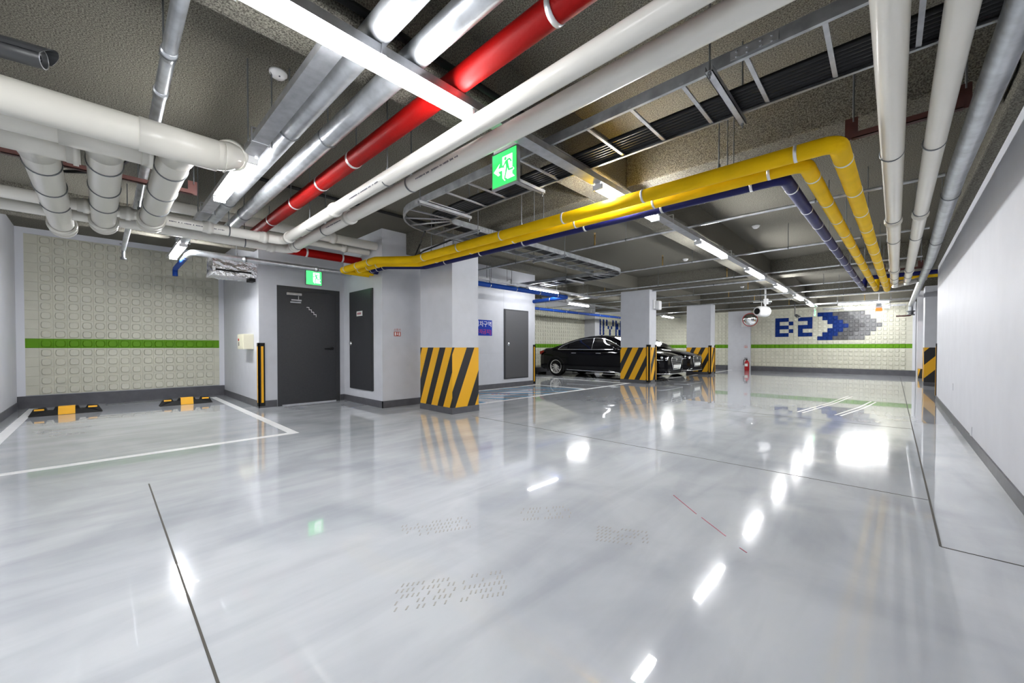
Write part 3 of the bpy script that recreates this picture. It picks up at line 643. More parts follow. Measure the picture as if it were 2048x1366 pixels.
# blue pipes by the parked cars
ZB=2.35
pipe('blue_pipe','bright blue pipe above the white wall, turning toward the parking bays','pipe',[(-6.0,4.55,ZB),(-6.0,8.35,ZB),(-10.5,8.75,ZB)],.05,M['bluep'],.1,bands=[((-6.0,y,ZB),Y) for y in (5.6,6.4,7.2,7.9)]+[((-6.6,8.40,ZB),X)],rods=[(-6.0,5.6,ZB),(-6.0,7.9,ZB)],bw=.018,bandm=M['chrome'])
pipe('blue_pipe','bright blue pipe running along the back wall above the parked cars','pipe',[(-8.85,8.9,2.41),(-8.85,20.0,2.41)],.05,M['bluep'],.1,bands=[((-8.85,9.8+.8*k,2.41),Y) for k in range(12)],rods=[(-8.85,11,2.41),(-8.85,14,2.41),(-8.85,17.5,2.41)],bw=.018,bandm=M['chrome'])
# ------------------------------------------------------------------ cable ladder
ZT=2.587; HW=.285
PATH=[(.55,2.655),(-4.2,2.655),(-4.2,7.52),(-7.24,7.52)]
def offs(path,o,r):
    P=fillet([(x,y,0) for x,y in path],r); out=[]
    for i in range(len(P)):
        d=(P[min(i+1,len(P)-1)]-P[max(i-1,0)]).normalized(); out.append(P[i]+V((-d.y,d.x,0))*o)
    return out
t=thing('cable_ladder','galvanised cable ladder winding under the ceiling with black cables','cable tray',(-2,2.655,ZT))
for sgn in (-1,1):
    mb=MB(); a=offs(PATH,sgn*HW,.42); n=len(a); b=offs(PATH,sgn*(HW-.004),.42); c=offs(PATH,sgn*(HW-.022),.42)
    for i in range(n-1):
        def quad(p,q,z0,z1): 
            mb.add([V((p[i].x,p[i].y,z0)),V((p[i+1].x,p[i+1].y,z0)),V((q[i+1].x,q[i+1].y,z1)),V((q[i].x,q[i].y,z1))],[(0,1,2,3)])
        quad(a,a,ZT,ZT+.07); quad(b,b,ZT+.003,ZT+.067); quad(a,c,ZT,ZT); quad(b,c,ZT+.003,ZT+.003); quad(a,c,ZT+.07,ZT+.07); quad(b,c,ZT+.067,ZT+.067)
    mb.build('side_rail',M['tray'],t)
cp=fillet([(x,y,0) for x,y in PATH],.42); acc=0; nxt=.12
for i in range(len(cp)-1):
    L=(cp[i+1]-cp[i]).length
    while acc+L>=nxt:
        p=cp[i].lerp(cp[i+1],(nxt-acc)/L); d=(cp[i+1]-cp[i]).normalized(); nn=V((-d.y,d.x,0))
        for k in (-1,1):pass
        q0=p+nn*HW; q1=p-nn*HW; w=d*.011
        mb=MB(); mb.prism([q0-w+V((0,0,ZT+.006)),q0+w+V((0,0,ZT+.006)),q1+w+V((0,0,ZT+.006)),q1-w+V((0,0,ZT+.006))],(0,0,.012))
        mb.build('rung',M['zinc'],t)
        curved=i in range(1,9) or i in range(10,18)
        nxt+=.17 if curved else .33
    acc+=L
for x,y,ax in ((-3.55,2.655,'y'),(-2.45,2.655,'y'),(-.72,2.655,'y'),(-4.2,5.3,'x'),(-5.2,7.52,'y'),(-4.2,3.4,'x')):
    d=V((0,1,0)) if ax=='y' else V((1,0,0)); s=V((1,0,0)) if ax=='y' else V((0,1,0)); c=V((x,y,ZT-.034)); L=HW+.07
    MB().box(c-d*L-s*.02,c+d*L+s*.02+V((0,0,.004))).box(c-d*L-s*.02,c+d*L-s*.016+V((0,0,.033))).box(c-d*L+s*.016,c+d*L+s*.02+V((0,0,.033))).build('support_strut',M['zinc'],t)
    for k in (-1,1):
        p=c+d*k*(L-.02); zt=BEAM if -2.46<p.x<-1.99 or 3.82<p.y<4.32 or 10.88<p.y<11.38 else SLAB
        MB().cyl(p+V((0,0,-.03)),V((p.x,p.y,zt)),.005,seg=8).cyl(p-V((0,0,.012)),p,.011,seg=6).build('hanger_rod',M['rod'],t)
for x,y,a in ((-3.62,2.655-HW-.004,0),(-.52,2.655-HW-.004,0),(-3.915,3.6,1)):
    mb=MB(); 
    if a==0:
        mb.box((x-.11,y,ZT+.012),(x+.11,y+.003,ZT+.058)); [mb.cyl((x+q,y,ZT+zz),(x+q,y-.008,ZT+zz),.006,seg=6) for q in (-.08,-.03,.03,.08) for zz in (.022,.048)]
    else:
        mb.box((x,y-.11,ZT+.012),(x+.004,y+.11,ZT+.058)); [mb.cyl((x,y+q,ZT+zz),(x+.012,y+q,ZT+zz),.006,seg=6) for q in (-.08,-.03,.03,.08) for zz in (.022,.048)]
    mb.build('splice_plate',M['zinc'],t)
for k in range(7):
    o=-.262+.036*k
    pts=offs(PATH,o,.42); mb=MB().tube([(p.x,p.y,ZT+.036) for p in pts],.0165,0,10)
    solo(mb,'power_cable',M['cable'],'black power cable lying side by side in the galvanised cable ladder','cable','black cables in the cable ladder')
mb=MB().tube([(-4.40,2.95,2.57),(-5.05,3.3,2.60),(-5.42,3.42,2.45),(-5.35,3.36,2.437),(-4.85,3.22,2.44),(-4.4,3.4,2.56)],.012,.06,8)
solo(mb,'drop_cable',M['cable'],'loose black cable drooping from the ladder curve to the yellow pipe','cable')
mb=MB()
for k in range(3): mb.tube([(-4.45-.02*k,.20,2.62),(-4.6-.02*k,.12,2.56),(-4.9-.02*k,-.05,2.545),(-5.2,-.3,2.56)],.011,.1,8)
solo(mb,'cable_bundle',M['cable'],'bundle of black cables sagging behind the fat sewer pipes','cable')
# ------------------------------------------------------------------ exit signs
def man(F,par,mg,mw,arrow=True):
    """F(u,v,h) maps unit sign coordinates to world"""
    def P(pts,h): return [F(u,v,h) for u,v in pts]
    w=MB(); w.poly(P([(.44,.84),(.86,.84),(.86,.42),(.90,.41),(.94,.35),(.86,.31),(.86,.22),(.96,.13),(.66,.12),(.56,.20),(.60,.12),(.54,.09),(.44,.20),(.43,.52),(.52,.50),(.50,.56),(.44,.54)],.0015))
    if arrow: w.poly(P([(.06,.47),(.33,.68),(.26,.53),(.42,.53),(.42,.44),(.26,.44),(.35,.33),(.26,.31)],.0015))
    w.build('door_and_arrow_symbol',mw,par)
    g=MB()
    g.poly(P([(.574+.05*math.cos(2*PI*i/14),.755+.052*math.sin(2*PI*i/14)) for i in range(14)],.003))
    def stroke(a,b,t):
        d=V((b[0]-a[0],b[1]-a[1],0)).normalized(); n=(-d.y*t,d.x*t)
        g.poly(P([(a[0]-n[0],a[1]-n[1]),(b[0]-n[0],b[1]-n[1]),(b[0]+n[0],b[1]+n[1]),(a[0]+n[0],a[1]+n[1])],.003))
    for a,b,tt in (((.62,.70),(.66,.50),.055),((.60,.68),(.53,.58),.026),((.53,.58),(.45,.55),.022),((.65,.69),(.76,.70),.026),((.75,.70),(.82,.60),.024),((.64,.52),(.60,.36),.032),((.60,.36),(.54,.16),.026),((.54,.17),(.60,.11),.022),((.68,.52),(.72,.37),.034),((.72,.38),(.90,.38),.026)): stroke(a,b,tt)
    g.build('running_figure',mg,par)
def exit_sign(label,c,u,n,w,h,mg,mw,arrow=True,mount=None):
    c,u,n=V(c),V(u),V(n); t=thing('exit_sign',label,'exit sign',c)
    B=lambda a,b,z0,z1: [c+u*a[0]+n*z0+V((0,0,a[1])),]
    def slab(mb,u0,u1,v0,v1,d0,d1): mb.prism([c+u*u0+V((0,0,v0))+n*d0,c+u*u1+V((0,0,v0))+n*d0,c+u*u1+V((0,0,v1))+n*d0,c+u*u0+V((0,0,v1))+n*d0],n*(d1-d0)); return mb
    slab(MB(),-w/2-.012,w/2+.012,-h/2-.012,h/2+.012,-.03,.0).build('case',M['zinc'],t)
    slab(MB(),-w/2,w/2,-h/2,h/2,.0,.003).build('lit_face',mg,t)
    F=lambda a,b,hh: c+u*(a-.5)*w+V((0,0,(b-.5)*h))+n*(.003+hh)
    man(F,t,mg,mw,arrow)
    if mount: 
        slab(MB(),-w/2,w/2,h/2+.012,mount-c.z,-.022,-.008).build('mounting_plate',M['white'],t)
    return t
exit_sign('hanging green exit sign with running figure and left arrow',(-2.12,2.13,2.415),(1,0,0),(0,-1,0),.25,.25,M['exitg'],M['exitw'],True,2.722)
exit_sign('bright green exit sign on the wall above the dark steel door',(-7.81,2.775,2.365),(0,1,0),(1,0,0),.27,.27,M['exitg2'],M['exitw2'],False)
exit_sign('distant green exit sign seen edge on under the long lamp row',(-1.95,18.3,2.33),(0,1,0),(1,0,0),.30,.22,M['exitg'],M['exitw'],False,2.5)
# ------------------------------------------------------------------ signs and labels on the walls
s=thing('zone_sign','blue wall sign with white and red lettering beside the striped column','sign',(-7.24,6.53,1.54))
MB().box((-7.25,6.22,1.345),(-7.243,6.84,1.735)).build('sign_board',M['signblue'],s)
text('회차구역',.14,(0,1,0),(0,0,1),(-7.242,6.545,1.625),M['signwhite'],'white_lettering',s,width=.53)
text('[주차금지]',.13,(0,1,0),(0,0,1),(-7.242,6.525,1.435),M['signred'],'red_lettering',s,width=.55)
def ext_label(label,c,u,n):
    c,u,n=V(c),V(u),V(n); t=thing('extinguisher_label',label,'sticker',c)
    f=lambda a,b,h=.002: c+u*a+V((0,0,b))+n*h
    mb=MB(); mb.prism([f(-.065,-.09,0),f(.065,-.09,0),f(.065,-.01,0),f(-.065,-.01,0)],n*.002); mb.build('red_panel',M['lab'],t)
    w=MB()
    for s in (-.038,.038):
        w.poly([f(s-.012,-.078,.003),f(s+.012,-.078,.003),f(s+.012,-.045,.003),f(s-.012,-.045,.003)]); w.poly([f(s+.013*math.cos(k*PI/5),-.032+.013*math.sin(k*PI/5),.003) for k in range(10)])
    w.poly([f(0,-.075,.003),f(.014,-.05,.003),f(.006,-.05,.003),f(.006,-.02,.003),f(-.006,-.02,.003),f(-.006,-.05,.003),f(-.014,-.05,.003)])
    w.build('white_symbol',M['signwhite'],t)
    text('소화기',.05,u,(0,0,1),f(0,.02,.002),M['lab'],'red_lettering',t)
ext_label('small red extinguisher sticker on the grey wall beside the near striped column',(-6.30,3.635,1.34),(0,1,0),(1,0,0))
ext_label('small red extinguisher sticker on the pale pilaster above the fire extinguisher',(-4.68,20.36,1.12),(1,0,0),(0,-1,0))
c=thing('call_box','cream call box with a red lamp on the side wall of the bay','box',(-8.42,1.85,1.155))
MB().box((-8.60,1.72,1.02),(-8.18,1.88,1.29),0,.008).build('case',M['creambox'],c)
MB().box((-8.57,1.717,1.05),(-8.21,1.722,1.26)).build('door',M['creambox'],c)
MB().lathe((-8.48,1.717,1.19),(0,-1,0),[(0,.022),(.01,.022),(.014,0)]).build('red_lamp',M['redglo'],c); MB().box((-8.50,1.714,1.08),(-8.46,1.718,1.15)).build('label_print',M['ink'],c)
# corner guards -------------------------------------------------------------
def guard(label,x,y,sx,sy,h=1.13,z0=.03,w=.085):
    t=thing('corner_guard',label,'corner guard',(x,y,z0),'black and yellow corner guards'); e=.014
    MB().box((x-sx*w,y-sy*.0,z0),(x+sx*e,y+sy*e,h)).box((x,y-sy*w,z0),(x+sx*e,y+sy*e,h)).build('rubber_angle',M['black'],t)
    MB().box((x-sx*w*.72,y+sy*e,z0+.06),(x-sx*w*.3,y+sy*(e+.003),h-.06)).build('yellow_strip',M['yellow'],t)
    MB().box((x+sx*e,y-sy*w*.72,z0+.06),(x+sx*(e+.003),y-sy*w*.3,h-.06)).build('yellow_strip',M['yellow'],t)
guard('black and yellow corner guard on the wall corner beside the dark door',-7.85,1.88,1,-1)
guard('black and yellow corner guard on the end of the white wall with the blue sign',-7.25,8.52,1,1)
guard('black and yellow guard on the near edge of the middle striped column',-4.955,10.895,1,-1,1.13,.04); guard('black and yellow guard on the far edge of the middle striped column',-4.955,11.365,1,1,1.13,.04)
guard('black and yellow guard on the near edge of the farthest striped column',-4.915,16.195,1,-1,1.13,.04); guard('black and yellow guard on the far edge of the farthest striped column',-4.915,16.705,1,1,1.13,.04)
guard('thin black corner guard on the far end of the long right wall',wx(11.5),11.51,-1,1,1.13,.03)
# wheel stops ----------------------------------------------------------------
def stop(label,y0,y1):
    xc=-9.40; t=thing('wheel_stop',label,'wheel stop',(xc,(y0+y1)/2,0),'rubber wheel stops in the bay'); L=y1-y0
    prof=[(0,0),(L,0),(L-.05,.105),(L-.17,.125),(L-.19,.075),(L-.25,.075),(L-.27,.125),(.27,.125),(.25,.075),(.19,.075),(.17,.125),(.05,.105)]
    n=len(prof); vs=[(xc+.09 if b<.01 else xc+.05,y0+a,b) for a,b in prof]+[(xc-.09 if b<.01 else xc-.04,y0+a,b) for a,b in prof]
    MB().add(vs,[tuple(range(n)),tuple(reversed(range(n,2*n)))]+[(i,n+i,n+(i+1)%n,(i+1)%n) for i in range(n)]).build('rubber_block',M['black'],t)
    ym=(y0+y1)/2
    MB().prism([(xc+.0915,ym-.09,.004),(xc+.0915,ym+.09,.004),(xc+.053,ym+.09,.127),(xc+.053,ym-.09,.127)],(-.003,0,.001)).box((xc-.04,ym-.09,.125),(xc+.05,ym+.09,.128)).build('yellow_band',M['yellow'],t)
    for yy in (y0+.11,y1-.11): MB().prism([(xc+.066,yy-.05,.082),(xc+.066,yy+.05,.082),(xc+.058,yy+.05,.106),(xc+.058,yy-.05,.106)],(.004,0,.001)).build('reflector',M['yellow'],t)
stop('black and yellow rubber wheel stop nearer the left wall of the bay',-.78,.0); stop('black and yellow rubber wheel stop nearer the bay side line and door',.70,1.46)
# foil duct -------------------------------------------------------------------
t=thing('foil_duct','silver foil wrapped duct box poking out above the call box','duct',(-8.2,1.6,2.25))
bm=bmesh.new(); bmesh.ops.create_cube(bm,size=1); bmesh.ops.subdivide_edges(bm,edges=bm.edges[:],cuts=7,use_grid_fill=True)
for v in bm.verts:
    v.co=V((v.co.x*.52,v.co.y*.62,v.co.z*.34)); v.co+=V((random.uniform(-.009,.009),random.uniform(-.009,.009),random.uniform(-.007,.007)))
MB().bm(bm,0,False,Matrix.Translation((-8.215,1.575,2.42))).build('foil_wrap',M['foil'],t)
MB().box((-7.958,1.30,2.32),(-7.945,1.80,2.345)).build('slot_grille',M['black'],t); MB().box((-8.2,1.78,2.20),(-8.0,1.87,2.265)).build('bracket',M['black'],t)
# cameras ---------------------------------------------------------------------
def bullet(label,p,d,L,r,mount):
    p,d=V(p),V(d).normalized(); t=thing('security_camera',label,'camera',p)
    u=d.cross(V((0,0,1))).normalized(); w=u.cross(d)
    MB().lathe(p-d*L,d,[(0,0),(0,r*.9),(L*.55,r*1.05),(L*.56,r*.97),(L,r*.97),(L,r*.85),(L-.015,r*.8),(L-.015,0)]).build('barrel',M['camera'],t)
    MB().ring(p,d,r*.87,r*.96,.004).build('front_ring',M['zinc'],t)
    MB().lathe(p-d*.014,d,[(0,0),(.001,r*.35),(.004,0)]).build('lens',M['glassd'],t)
    mb=MB(); K=10; vs=[]
    for k in range(K+1):
        a=PI*(.02+.96*k/K); off=u*math.cos(a)*r*1.22+w*math.sin(a)*r*1.22; vs+= [p-d*L*.95+off,p+d*(L*.01+L*.11*math.sin(a))+off]
    inner=[v-(v-(p+d*((v-p).dot(d)))).normalized()*.004 for v in vs]; n=len(vs); fs=[]
    for k in range(K): fs+=[(2*k,2*k+2,2*k+3,2*k+1),(n+2*k,n+2*k+1,n+2*k+3,n+2*k+2),(2*k+1,2*k+3,n+2*k+3,n+2*k+1),(2*k,n+2*k,n+2*k+2,2*k+2)]
    fs+=[(0,1,n+1,n),(2*K,n+2*K,n+2*K+1,2*K+1)]
    mb.add(vs+inner,fs); mb.build('sun_shield',M['camera'],t)
    q=p-d*L*.8; MB().tube([q-w*r*.5,q-w*(r*.9)+V((0,0,0)),V((q.x,q.y,q.z))-d*.1,V((q.x-d.x*.12,q.y-d.y*.12,mount))],.014,.03,10).build('mounting_arm',M['camera'],t)
    return t
bullet('dark grey bullet security camera pointing in from the upper left edge',(-3.30,-.20,2.60),(.30,.95,-.06),.42,.050,SLAB)
bullet('small dark security camera hanging in front of the far tiled wall letters',(-2.35,17.6,2.16),(.55,-.75,-.35),.2,.05,BEAM-.0)
bullet('slim white camera beside the white jet fan',(-2.85,15.4,2.53),(.9,-.35,-.15),.26,.035,SLAB)
t=thing('jet_fan','white cylindrical jet fan with a black mouth hanging before the far wall','fan',(-3.0,15.1,2.24),None)
d=V((-.45,-.89,0)).normalized(); c=V((-3.0,15.1,2.24))
MB().lathe(c-d*.24,d,[(0,0),(0,.12),(.05,.165),(.16,.175),(.38,.17),(.46,.15),(.48,.13),(.48,.105)]).build('casing',M['white'],t)
MB().lathe(c+d*.235,d,[(0,.108),(-.05,.10),(-.05,0)]).build('dark_mouth',M['black'],t)
MB().ring(c-d*.1,d,.17,.182,.04).build('band',M['white'],t)
MB().cyl(c+V((.06,.1,.16)),(c.x+.06,c.y+.1,SLAB),.03).box(c+V((-.28,.06,.30)),c+V((.24,.14,.34))).box(c+V((.02,.03,.24)),c+V((.14,.17,.42)),0,.01).cyl(c+V((-.02,-.02,.16)),c+V((-.02,-.02,.32)),.008).build('hanging_bracket',M['white'],t)
MB().box(c+V((-.36,-.02,.27)),c+V((.0,.06,.30))).build('black_arm',M['black'],t)
# convex mirror
t=thing('convex_mirror','round convex traffic mirror with a red rim on the pale pilaster','mirror',(-4.42,19.9,2.28)); c=V((-4.42,19.9,2.28)); d=V((.30,-.95,-.12)).normalized()
MB().lathe(c,d,[(.0,.275),(.03,.265),(.055,.20),(.075,.10),(.08,.0)],32).build('mirror_face',M['mirror'],t)
MB().lathe(c-d*.03,d,[(0,0),(0,.27),(.02,.295),(.05,.295),(.05,.272),(.03,.27)],32).build('red_rim',M['redglo'],t)
MB().cyl(c-d*.03,(-4.75,20.36,2.2),.02).box((-4.86,20.32,2.0),(-4.64,20.36,2.35)).build('wall_arm',M['white'],t)
# extinguisher
t=thing('fire_extinguisher','red fire extinguisher standing on the floor against the pale pilaster','fire extinguisher',(-4.60,20.2,0))
MB().lathe((-4.60,20.2,0),(0,0,1),[(0,0),(0,.085),(.02,.095),(.36,.095),(.43,.06),(.46,.03),(.48,.03)]).build('cylinder',M['redglo'],t)
MB().box((-4.66,20.10,.2),(-4.54,20.109,.32)).build('label',M['plate'],t)
MB().cyl((-4.6,20.2,.47),(-4.6,20.2,.53),.025).box((-4.69,20.185,.53),(-4.58,20.215,.55)).box((-4.7,20.185,.57),(-4.58,20.215,.585)).build('valve_handle',M['black'],t)
MB().tube([(-4.6,20.2,.51),(-4.72,20.18,.50),(-4.73,20.17,.25)],.012,.06,8).build('hose',M['black'],t)
# motion sensor, beacon, detectors, outlets
t=thing('motion_sensor','white plastic sensor on the upper side of the middle column','sensor',(-4.94,11.25,2.3))
MB().box((-4.965,11.12,2.18),(-4.92,11.24,2.44),0,.01).build('base_plate',M['white'],t); MB().box((-4.93,11.2,2.15),(-4.80,11.40,2.42),0,.035).build('cover',M['white'],t)
t=thing('warning_beacon','glowing orange beacon hanging before the crosswise lamps','beacon',(-.21,17.0,2.26))
MB().box((-.27,16.95,2.36),(-.15,17.05,2.46)).cyl((-.21,17.0,2.44),(-.21,17.0,SLAB),.01).build('mount',M['zinc'],t); MB().box((-.29,16.94,2.20),(-.13,17.06,2.30),0,.01).build('beacon_lens',M['orange'],t)
MB().box((-.30,16.93,2.30),(-.12,17.07,2.36),0,.01).build('housing',M['white'],t)
for i,(x,y,lab) in enumerate(((-3.3,.93,'pale round smoke detector on the slab above the side trunking'),(-1.62,7.63,'pale round smoke detector right of the long lamp row'),(-3.40,9.37,'pale round smoke detector left of the long lamp row'),(-3.55,14.9,'pale round smoke detector near the white jet fan'))):
    t=thing('smoke_detector',lab,'smoke detector',(x,y,SLAB),'ceiling smoke detectors')
    MB().lathe((x,y,SLAB),(0,0,-1),[(0,0),(0,.06),(.015,.06),(.02,.05),(.035,.046),(.045,.03),(.045,0)]).build('housing',M['white'],t); MB().cyl((x+.03,y,SLAB-.046),(x+.03,y,SLAB-.02),.006,seg=8).build('indicator',M['ink'],t)
for y,z,lab in ((8.39,.49,'pale blank outlet plate far along the right wall'),(6.46,.15,'pale outlet plate low on the right wall')):
    mb=MB().box((wx(y)-.008,y-.05,z-.05),(wx(y)+.004,y+.05,z+.05),0,.003); solo(mb,'outlet_plate',M['wallw'],lab,'outlet')
# patterned vent tiles ---------------------------------------------------------
for c_,r_,lab in ((2,16,'black flower pattern vent in the tiled bay wall, upper left'),(2,0,'black flower pattern vent in the tiled bay wall, lower left'),(15,0,'black flower pattern vent in the tiled bay wall, lower right'),(15,15,'black flower pattern vent in the tiled bay wall, upper right')):
    y=-.914+(c_+.5)*PT; z=Z0+(r_+.47)*PT; mb=MB()
    for k in range(8):
        a=2*PI*k/8
        for q in (.018,.034,.048):
            mb.cyl((-10.641,y+q*math.cos(a),z+q*math.sin(a)),(-10.637,y+q*math.cos(a),z+q*math.sin(a)),.0055,seg=8)
    mb.cyl((-10.641,y,z),(-10.637,y,z),.007,seg=8)
    solo(mb,'vent_holes',M['black'],lab,'vent')

# ------------------------------------------------------------------ cars
def car(label,xr,yc,group):
    t=thing('sedan_car',label,'car',(xr+2.47,yc,0),group)
    W=lambda x,y,z: V((xr+x,yc+y,z))
    st=[(0.0,.60,.42,.72),(.03,.74,.32,.86),(.10,.83,.25,.96),(.30,.89,.22,1.03),(.70,.92,.20,1.03),(1.1,.93,.19,1.0),(1.7,.935,.18,.97),(2.4,.935,.18,.965),(3.1,.935,.18,.965),(3.5,.93,.19,.985),(3.9,.93,.19,.965),(4.3,.915,.19,.915),(4.6,.88,.19,.86),(4.78,.82,.19,.81),(4.88,.74,.20,.77),(4.94,.62,.22,.72),(4.95,.5,.26,.66)]
    rows=[]
    for x,w,zb,zt in st:
        h=zt-zb
        half=[(0,zb),(.6*w,zb),(.92*w,zb+.02),(.985*w,zb+.10*h),(w,zb+.3*h),(w*.995,zb+.55*h),(w*.985,zb+.72*h),(w*.95,zb+.88*h),(w*.86,zt-.015),(w*.55,zt+.015),(0,zt+.03)]
        ring=[W(x,-a,b) for a,b in half]+[W(x,a,b) for a,b in reversed(half[1:-1])]
        rows.append(ring)
    n=len(rows[0]); mb=MB()
    for i in range(len(rows)-1): mb.add(rows[i]+rows[i+1],[(k,(k+1)%n,n+(k+1)%n,n+k) for k in range(n)],0,True)
    mb.poly(rows[0]); mb.poly(rows[-1])
    # cabin
    cab=[(.62,1.03,.80,.80),(.95,1.16,.85,.72),(1.3,1.29,.86,.66),(1.7,1.39,.865,.63),(2.1,1.445,.87,.62),(2.5,1.46,.87,.62),(2.85,1.435,.87,.62),(3.15,1.34,.865,.64),(3.45,1.20,.86,.68),(3.75,1.04,.85,.75),(3.9,.97,.84,.80)]
    rc=[]
    for x,zt,wb,wt in cab:
        zb=.93; h=zt-zb
        half=[(wb,zb),(wb*.985,zb+.1*h),((wb+wt)/2*1.03,zb+.55*h),(wt*1.03,zb+.88*h),(wt*.86,zt-.015*h),(wt*.45,zt+.02),(0,zt+.028)]
        rc.append([W(x,-a,b) for a,b in half]+[W(x,a,b) for a,b in reversed(half[:-1])])
    m=len(rc[0])
    for i in range(len(rc)-1): mb.add(rc[i]+rc[i+1],[(k,k+1,m+k+1,m+k) for k in range(m-1)],0,True)
    mb.build('body_shell',M['carp'],t)
    def sidey(x,z):
        i=max(k for k in range(len(cab)) if cab[k][0]<=x) if x>cab[0][0] else 0; i=min(i,len(cab)-2)
        f=(x-cab[i][0])/(cab[i+1][0]-cab[i][0]); zt,wb,wt=[cab[i][k]*(1-f)+cab[i+1][k]*f for k in (1,2,3)]
        h=zt-.93; g=(z-.93)/max(h,.01)
        ys=[(0,wb),(.1,wb*.985),(.55,(wb+wt)/2*1.03),(.88,wt*1.03),(1.,wt*.9)]
        for (a,ya),(b,yb) in zip(ys[:-1],ys[1:]):
            if g<=b: return ya+(yb-ya)*(g-a)/(b-a)
        return wt*.9
    up=[(.95,1.0),(1.1,1.10),(1.35,1.21),(1.7,1.315),(2.1,1.37),(2.5,1.38),(2.8,1.345),(3.05,1.27),(3.3,1.155),(3.58,1.0)]
    def upz(x):
        for (a,za),(b,zb) in zip(up[:-1],up[1:]):
            if a<=x<=b: return za+(zb-za)*(x-a)/(b-a)
        return 1.0
    for s in (-1,1):
        for a,b in ((1.0,1.36),(1.42,2.36),(2.44,3.5)):
            g=MB(); N=10; vs=[]
            for k in range(N+1):
                x=a+(b-a)*k/N; z1=max(upz(x)-.012,1.0); 
                for q in range(5):
                    z=.992+(z1-.992)*q/4; vs.append(W(x,s*(sidey(x,z)+.006),z))
            g.add(vs,[(k*5+q,k*5+q+1,(k+1)*5+q+1,(k+1)*5+q) for k in range(N) for q in range(4)],0,True); g.build('side_window',M['glassd'],t)
        cr=[W(x,s*(sidey(x,z)+.008),z) for x,z in up]; low=[W(x,s*(sidey(x,.98)+.010),.98) for x in (3.62,3,2.4,1.8,1.2,.95)]
        MB().tube(cr,.011,0,8).tube(low,.013,0,8).tube([W(2.40,s*(sidey(2.4,z)+.007),z) for z in (.98,1.15,1.30,1.375)],.008,0,8).build('chrome_window_trim',M['chrome'],t)
        MB().tube([W(x,s*.945,z) for x,z in ((1.42,.265),(2.4,.245),(3.4,.235),(3.55,.215))],.013,0,8).build('chrome_sill_strip',M['chrome'],t)
        for x in (1.62,2.62): MB().box(W(x,s*.94,.845),W(x+.2,s*.965,.868),0,.008).build('door_handle',M['chrome'],t)
        mm=MB().sphere(W(3.38,s*1.0,1.02),.10,.62,14); mm.build('wing_mirror',M['carp'],t); MB().tube([W(3.33,s*1.08,1.0),W(3.45,s*1.07,1.0),W(3.47,s*.96,1.0)],.008,.02,8).build('mirror_trim',M['chrome'],t)
        MB().prism([W(.03,s*.80,.80),W(.10,s*.885,.78),W(.34,s*.925,.90),W(.28,s*.905,.945),W(.06,s*.84,.90)],(0,s*-.02,.0)).build('tail_light',M['tail'],t)
        hl=MB(); hl.add([W(4.40,s*.915,.70),W(4.70,s*.85,.66),W(4.90,s*.60,.66),W(4.92,s*.52,.76),W(4.74,s*.80,.80),W(4.45,s*.91,.80)],[(0,1,2,3,4,5)])
        hl.v=[p+V((.02,s*.02,0)) for p in hl.v]; hl.build('headlight',M['glassd'],t)
        MB().tube([W(4.44,s*.945,.70),W(4.73,s*.88,.665),W(4.93,s*.62,.66)],.012,.0,8).sphere(W(4.82,s*.79,.735),.045,1,12).sphere(W(4.66,s*.87,.74),.04,1,12).build('headlight_trim',M['chrome'],t)
        for xw in (.90,3.92):
            yy=s*.80; wl=MB(); w0=W(xw,yy,.345); ax=V((0,s,0))
            wl.lathe(w0-ax*.11,ax,[(0,.22),(0,.32),(.03,.342),(.20,.342),(.235,.32),(.24,.255),(.22,.25)],36); wo=wl.build('wheel',M['tyre'],t)
            MB().lathe(w0+ax*.131,ax,[(-.05,.385),(.0,.385),(.001,0)],36).build('wheel_arch',M['black'],t) if False else None
            rm=MB().lathe(w0+ax*.08,ax,[(.04,.256),(.052,.25),(.04,.232),(0,.225),(-.05,.22)],36).lathe(w0+ax*.07,ax,[(0,.06),(.05,.055),(.06,.0)],20)
            for k in range(10):
                for dd in (-.085,.085):
                    a=2*PI*k/10+dd; a1=2*PI*k/10+dd*1.5
                    p0=w0+ax*.115+V((math.cos(a)*.045,0,math.sin(a)*.045)); p1=w0+ax*.10+V((math.cos(a1)*.235,0,math.sin(a1)*.235)); tg=V((-math.sin(a),0,math.cos(a)))*.0085
                    rm.prism([p0-tg,p0+tg,p1+tg*1.2,p1-tg*1.2],ax*.014)
            rm.build('rim',M['rim'],wo)
            MB().lathe(w0+ax*.02,ax,[(0,.24),(0,0)],24).build('brake_disc',M['black'],wo)
            arch=MB(); K=18
            vs=[]
            for k in range(K+1):
                a=-.15*PI+1.3*PI*k/K
                for rr_,oo in ((.345,.128),(.405,.132)): vs.append(w0+ax*oo+V((math.cos(a)*rr_,0,math.sin(a)*rr_)))
            arch.add(vs,[(2*k,2*k+1,2*k+3,2*k+2) for k in range(K)],0,True); arch.build('wheel_arch_lip',M['black'],t)
    # front
    gr=[(-.36,.75),(.36,.75),(.42,.66),(.27,.37),(-.27,.37),(-.42,.66)]
    MB().prism([W(4.957,a,b) for a,b in gr],(.006,0,0)).build('grille_backing',M['black'],t)
    MB().tube([W(4.968,a,b) for a,b in gr]+[W(4.968,*gr[0])],.013,0,8).build('grille_frame',M['chrome'],t)
    sl=MB()
    for k in range(5):
        z=.48+.055*k; hw=.30+.11*(z-.42)/.3; sl.box(W(4.963,-hw,z),W(4.972,hw,z+.012))
    sl.build('grille_slats',M['zinc'],t)
    MB().lathe(W(4.97,0,.67),(1,0,0),[(0,.05),(.01,.05),(.012,.04),(.012,0)]).build('badge',M['chrome'],t)
    MB().box(W(4.975,-.26,.40),W(4.985,.26,.51)).build('number_plate',M['plate'],t)
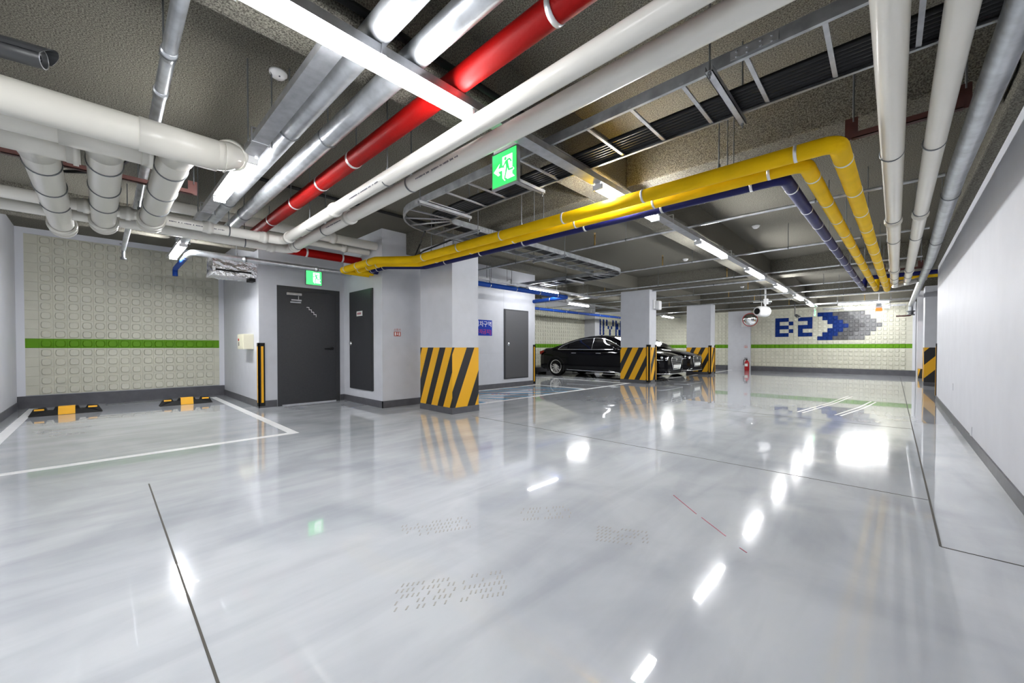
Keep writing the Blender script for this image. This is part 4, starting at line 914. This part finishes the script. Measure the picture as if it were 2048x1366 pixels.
    MB().tube([W(4.5,-.94,.25),W(4.85,-.82,.25),W(4.975,-.5,.24),W(4.985,0,.235),W(4.975,.5,.24),W(4.85,.82,.25),W(4.5,.94,.25)],.014,.1,8).build('front_lip_trim',M['chrome'],t)
    for s in (-1,1):
        dl=MB(); [dl.box(W(4.93-.03*k,s*(.52+.05*k),.345),W(4.955-.03*k,s*(.545+.05*k),.36)) for k in range(6)]; dl.build('daytime_lights',M['chrome'],t)
        MB().tube([W(4.96,s*.48,.30),W(4.90,s*.70,.30)],.008,0,6).build('lower_grille_trim',M['chrome'],t)
    ws=MB(); vs=[W(3.02,s*y,z) for s,y,z in ()]
    a=[W(3.08,-.56,1.385),W(3.08,.56,1.385),W(3.78,.68,1.055),W(3.78,-.68,1.055)]; ws.poly([p+V((.02,0,.02)) for p in a]); ws.build('windscreen',M['glassd'],t)
    MB().box(W(1.15,-.02,1.30),W(1.35,.02,1.36),0,.012).build('roof_antenna',M['carp'],t)
    return t
car('black sedan parked side on, nearest, partly hidden by the middle striped column',-9.78,12.55,'black sedans parked in the bays')
car('black sedan parked behind the nearest one, only its nose showing between columns',-9.98,15.0,'black sedans parked in the bays')
for y in (12.0,13.1,14.45,15.55):
    mb=MB().box((-9.95,y-.27,0),(-9.83,y+.27,.09),0,.02); solo(mb,'wheel_stop',M['black'],'low black rubber stop under the tail of a parked black sedan','wheel stop','rubber stops behind the parked cars')

# ------------------------------------------------------------------ camera, world, view
f=785.; HOR=695.; VP1=1775.
yaw=math.atan((VP1-1024)/f); pitch=math.radians(.8); PY=HOR+f*math.tan(pitch)
cd=bpy.data.cameras.new('camera'); cam=bpy.data.objects.new('camera',cd); COL.objects.link(cam); SC.camera=cam
cd.sensor_width=36; cd.sensor_fit='HORIZONTAL'; cd.lens=f/2048*36; cd.shift_y=(PY-683)/2048; cd.clip_start=.02
cam.location=(0,0,1.05); cam.rotation_euler=(PI/2-pitch,0,yaw)
w=bpy.data.worlds.new('world'); SC.world=w; w.use_nodes=True; w.node_tree.nodes['Background'].inputs[0].default_value=(.02,.02,.02,1)
SC.view_settings.view_transform='Standard'; SC.view_settings.look='None'; SC.view_settings.exposure=1.0; SC.view_settings.gamma=1; SC.view_settings.use_curve_mapping=False
SC.cycles.max_bounces=10; SC.cycles.diffuse_bounces=6; SC.cycles.glossy_bounces=4; SC.cycles.sample_clamp_indirect=8
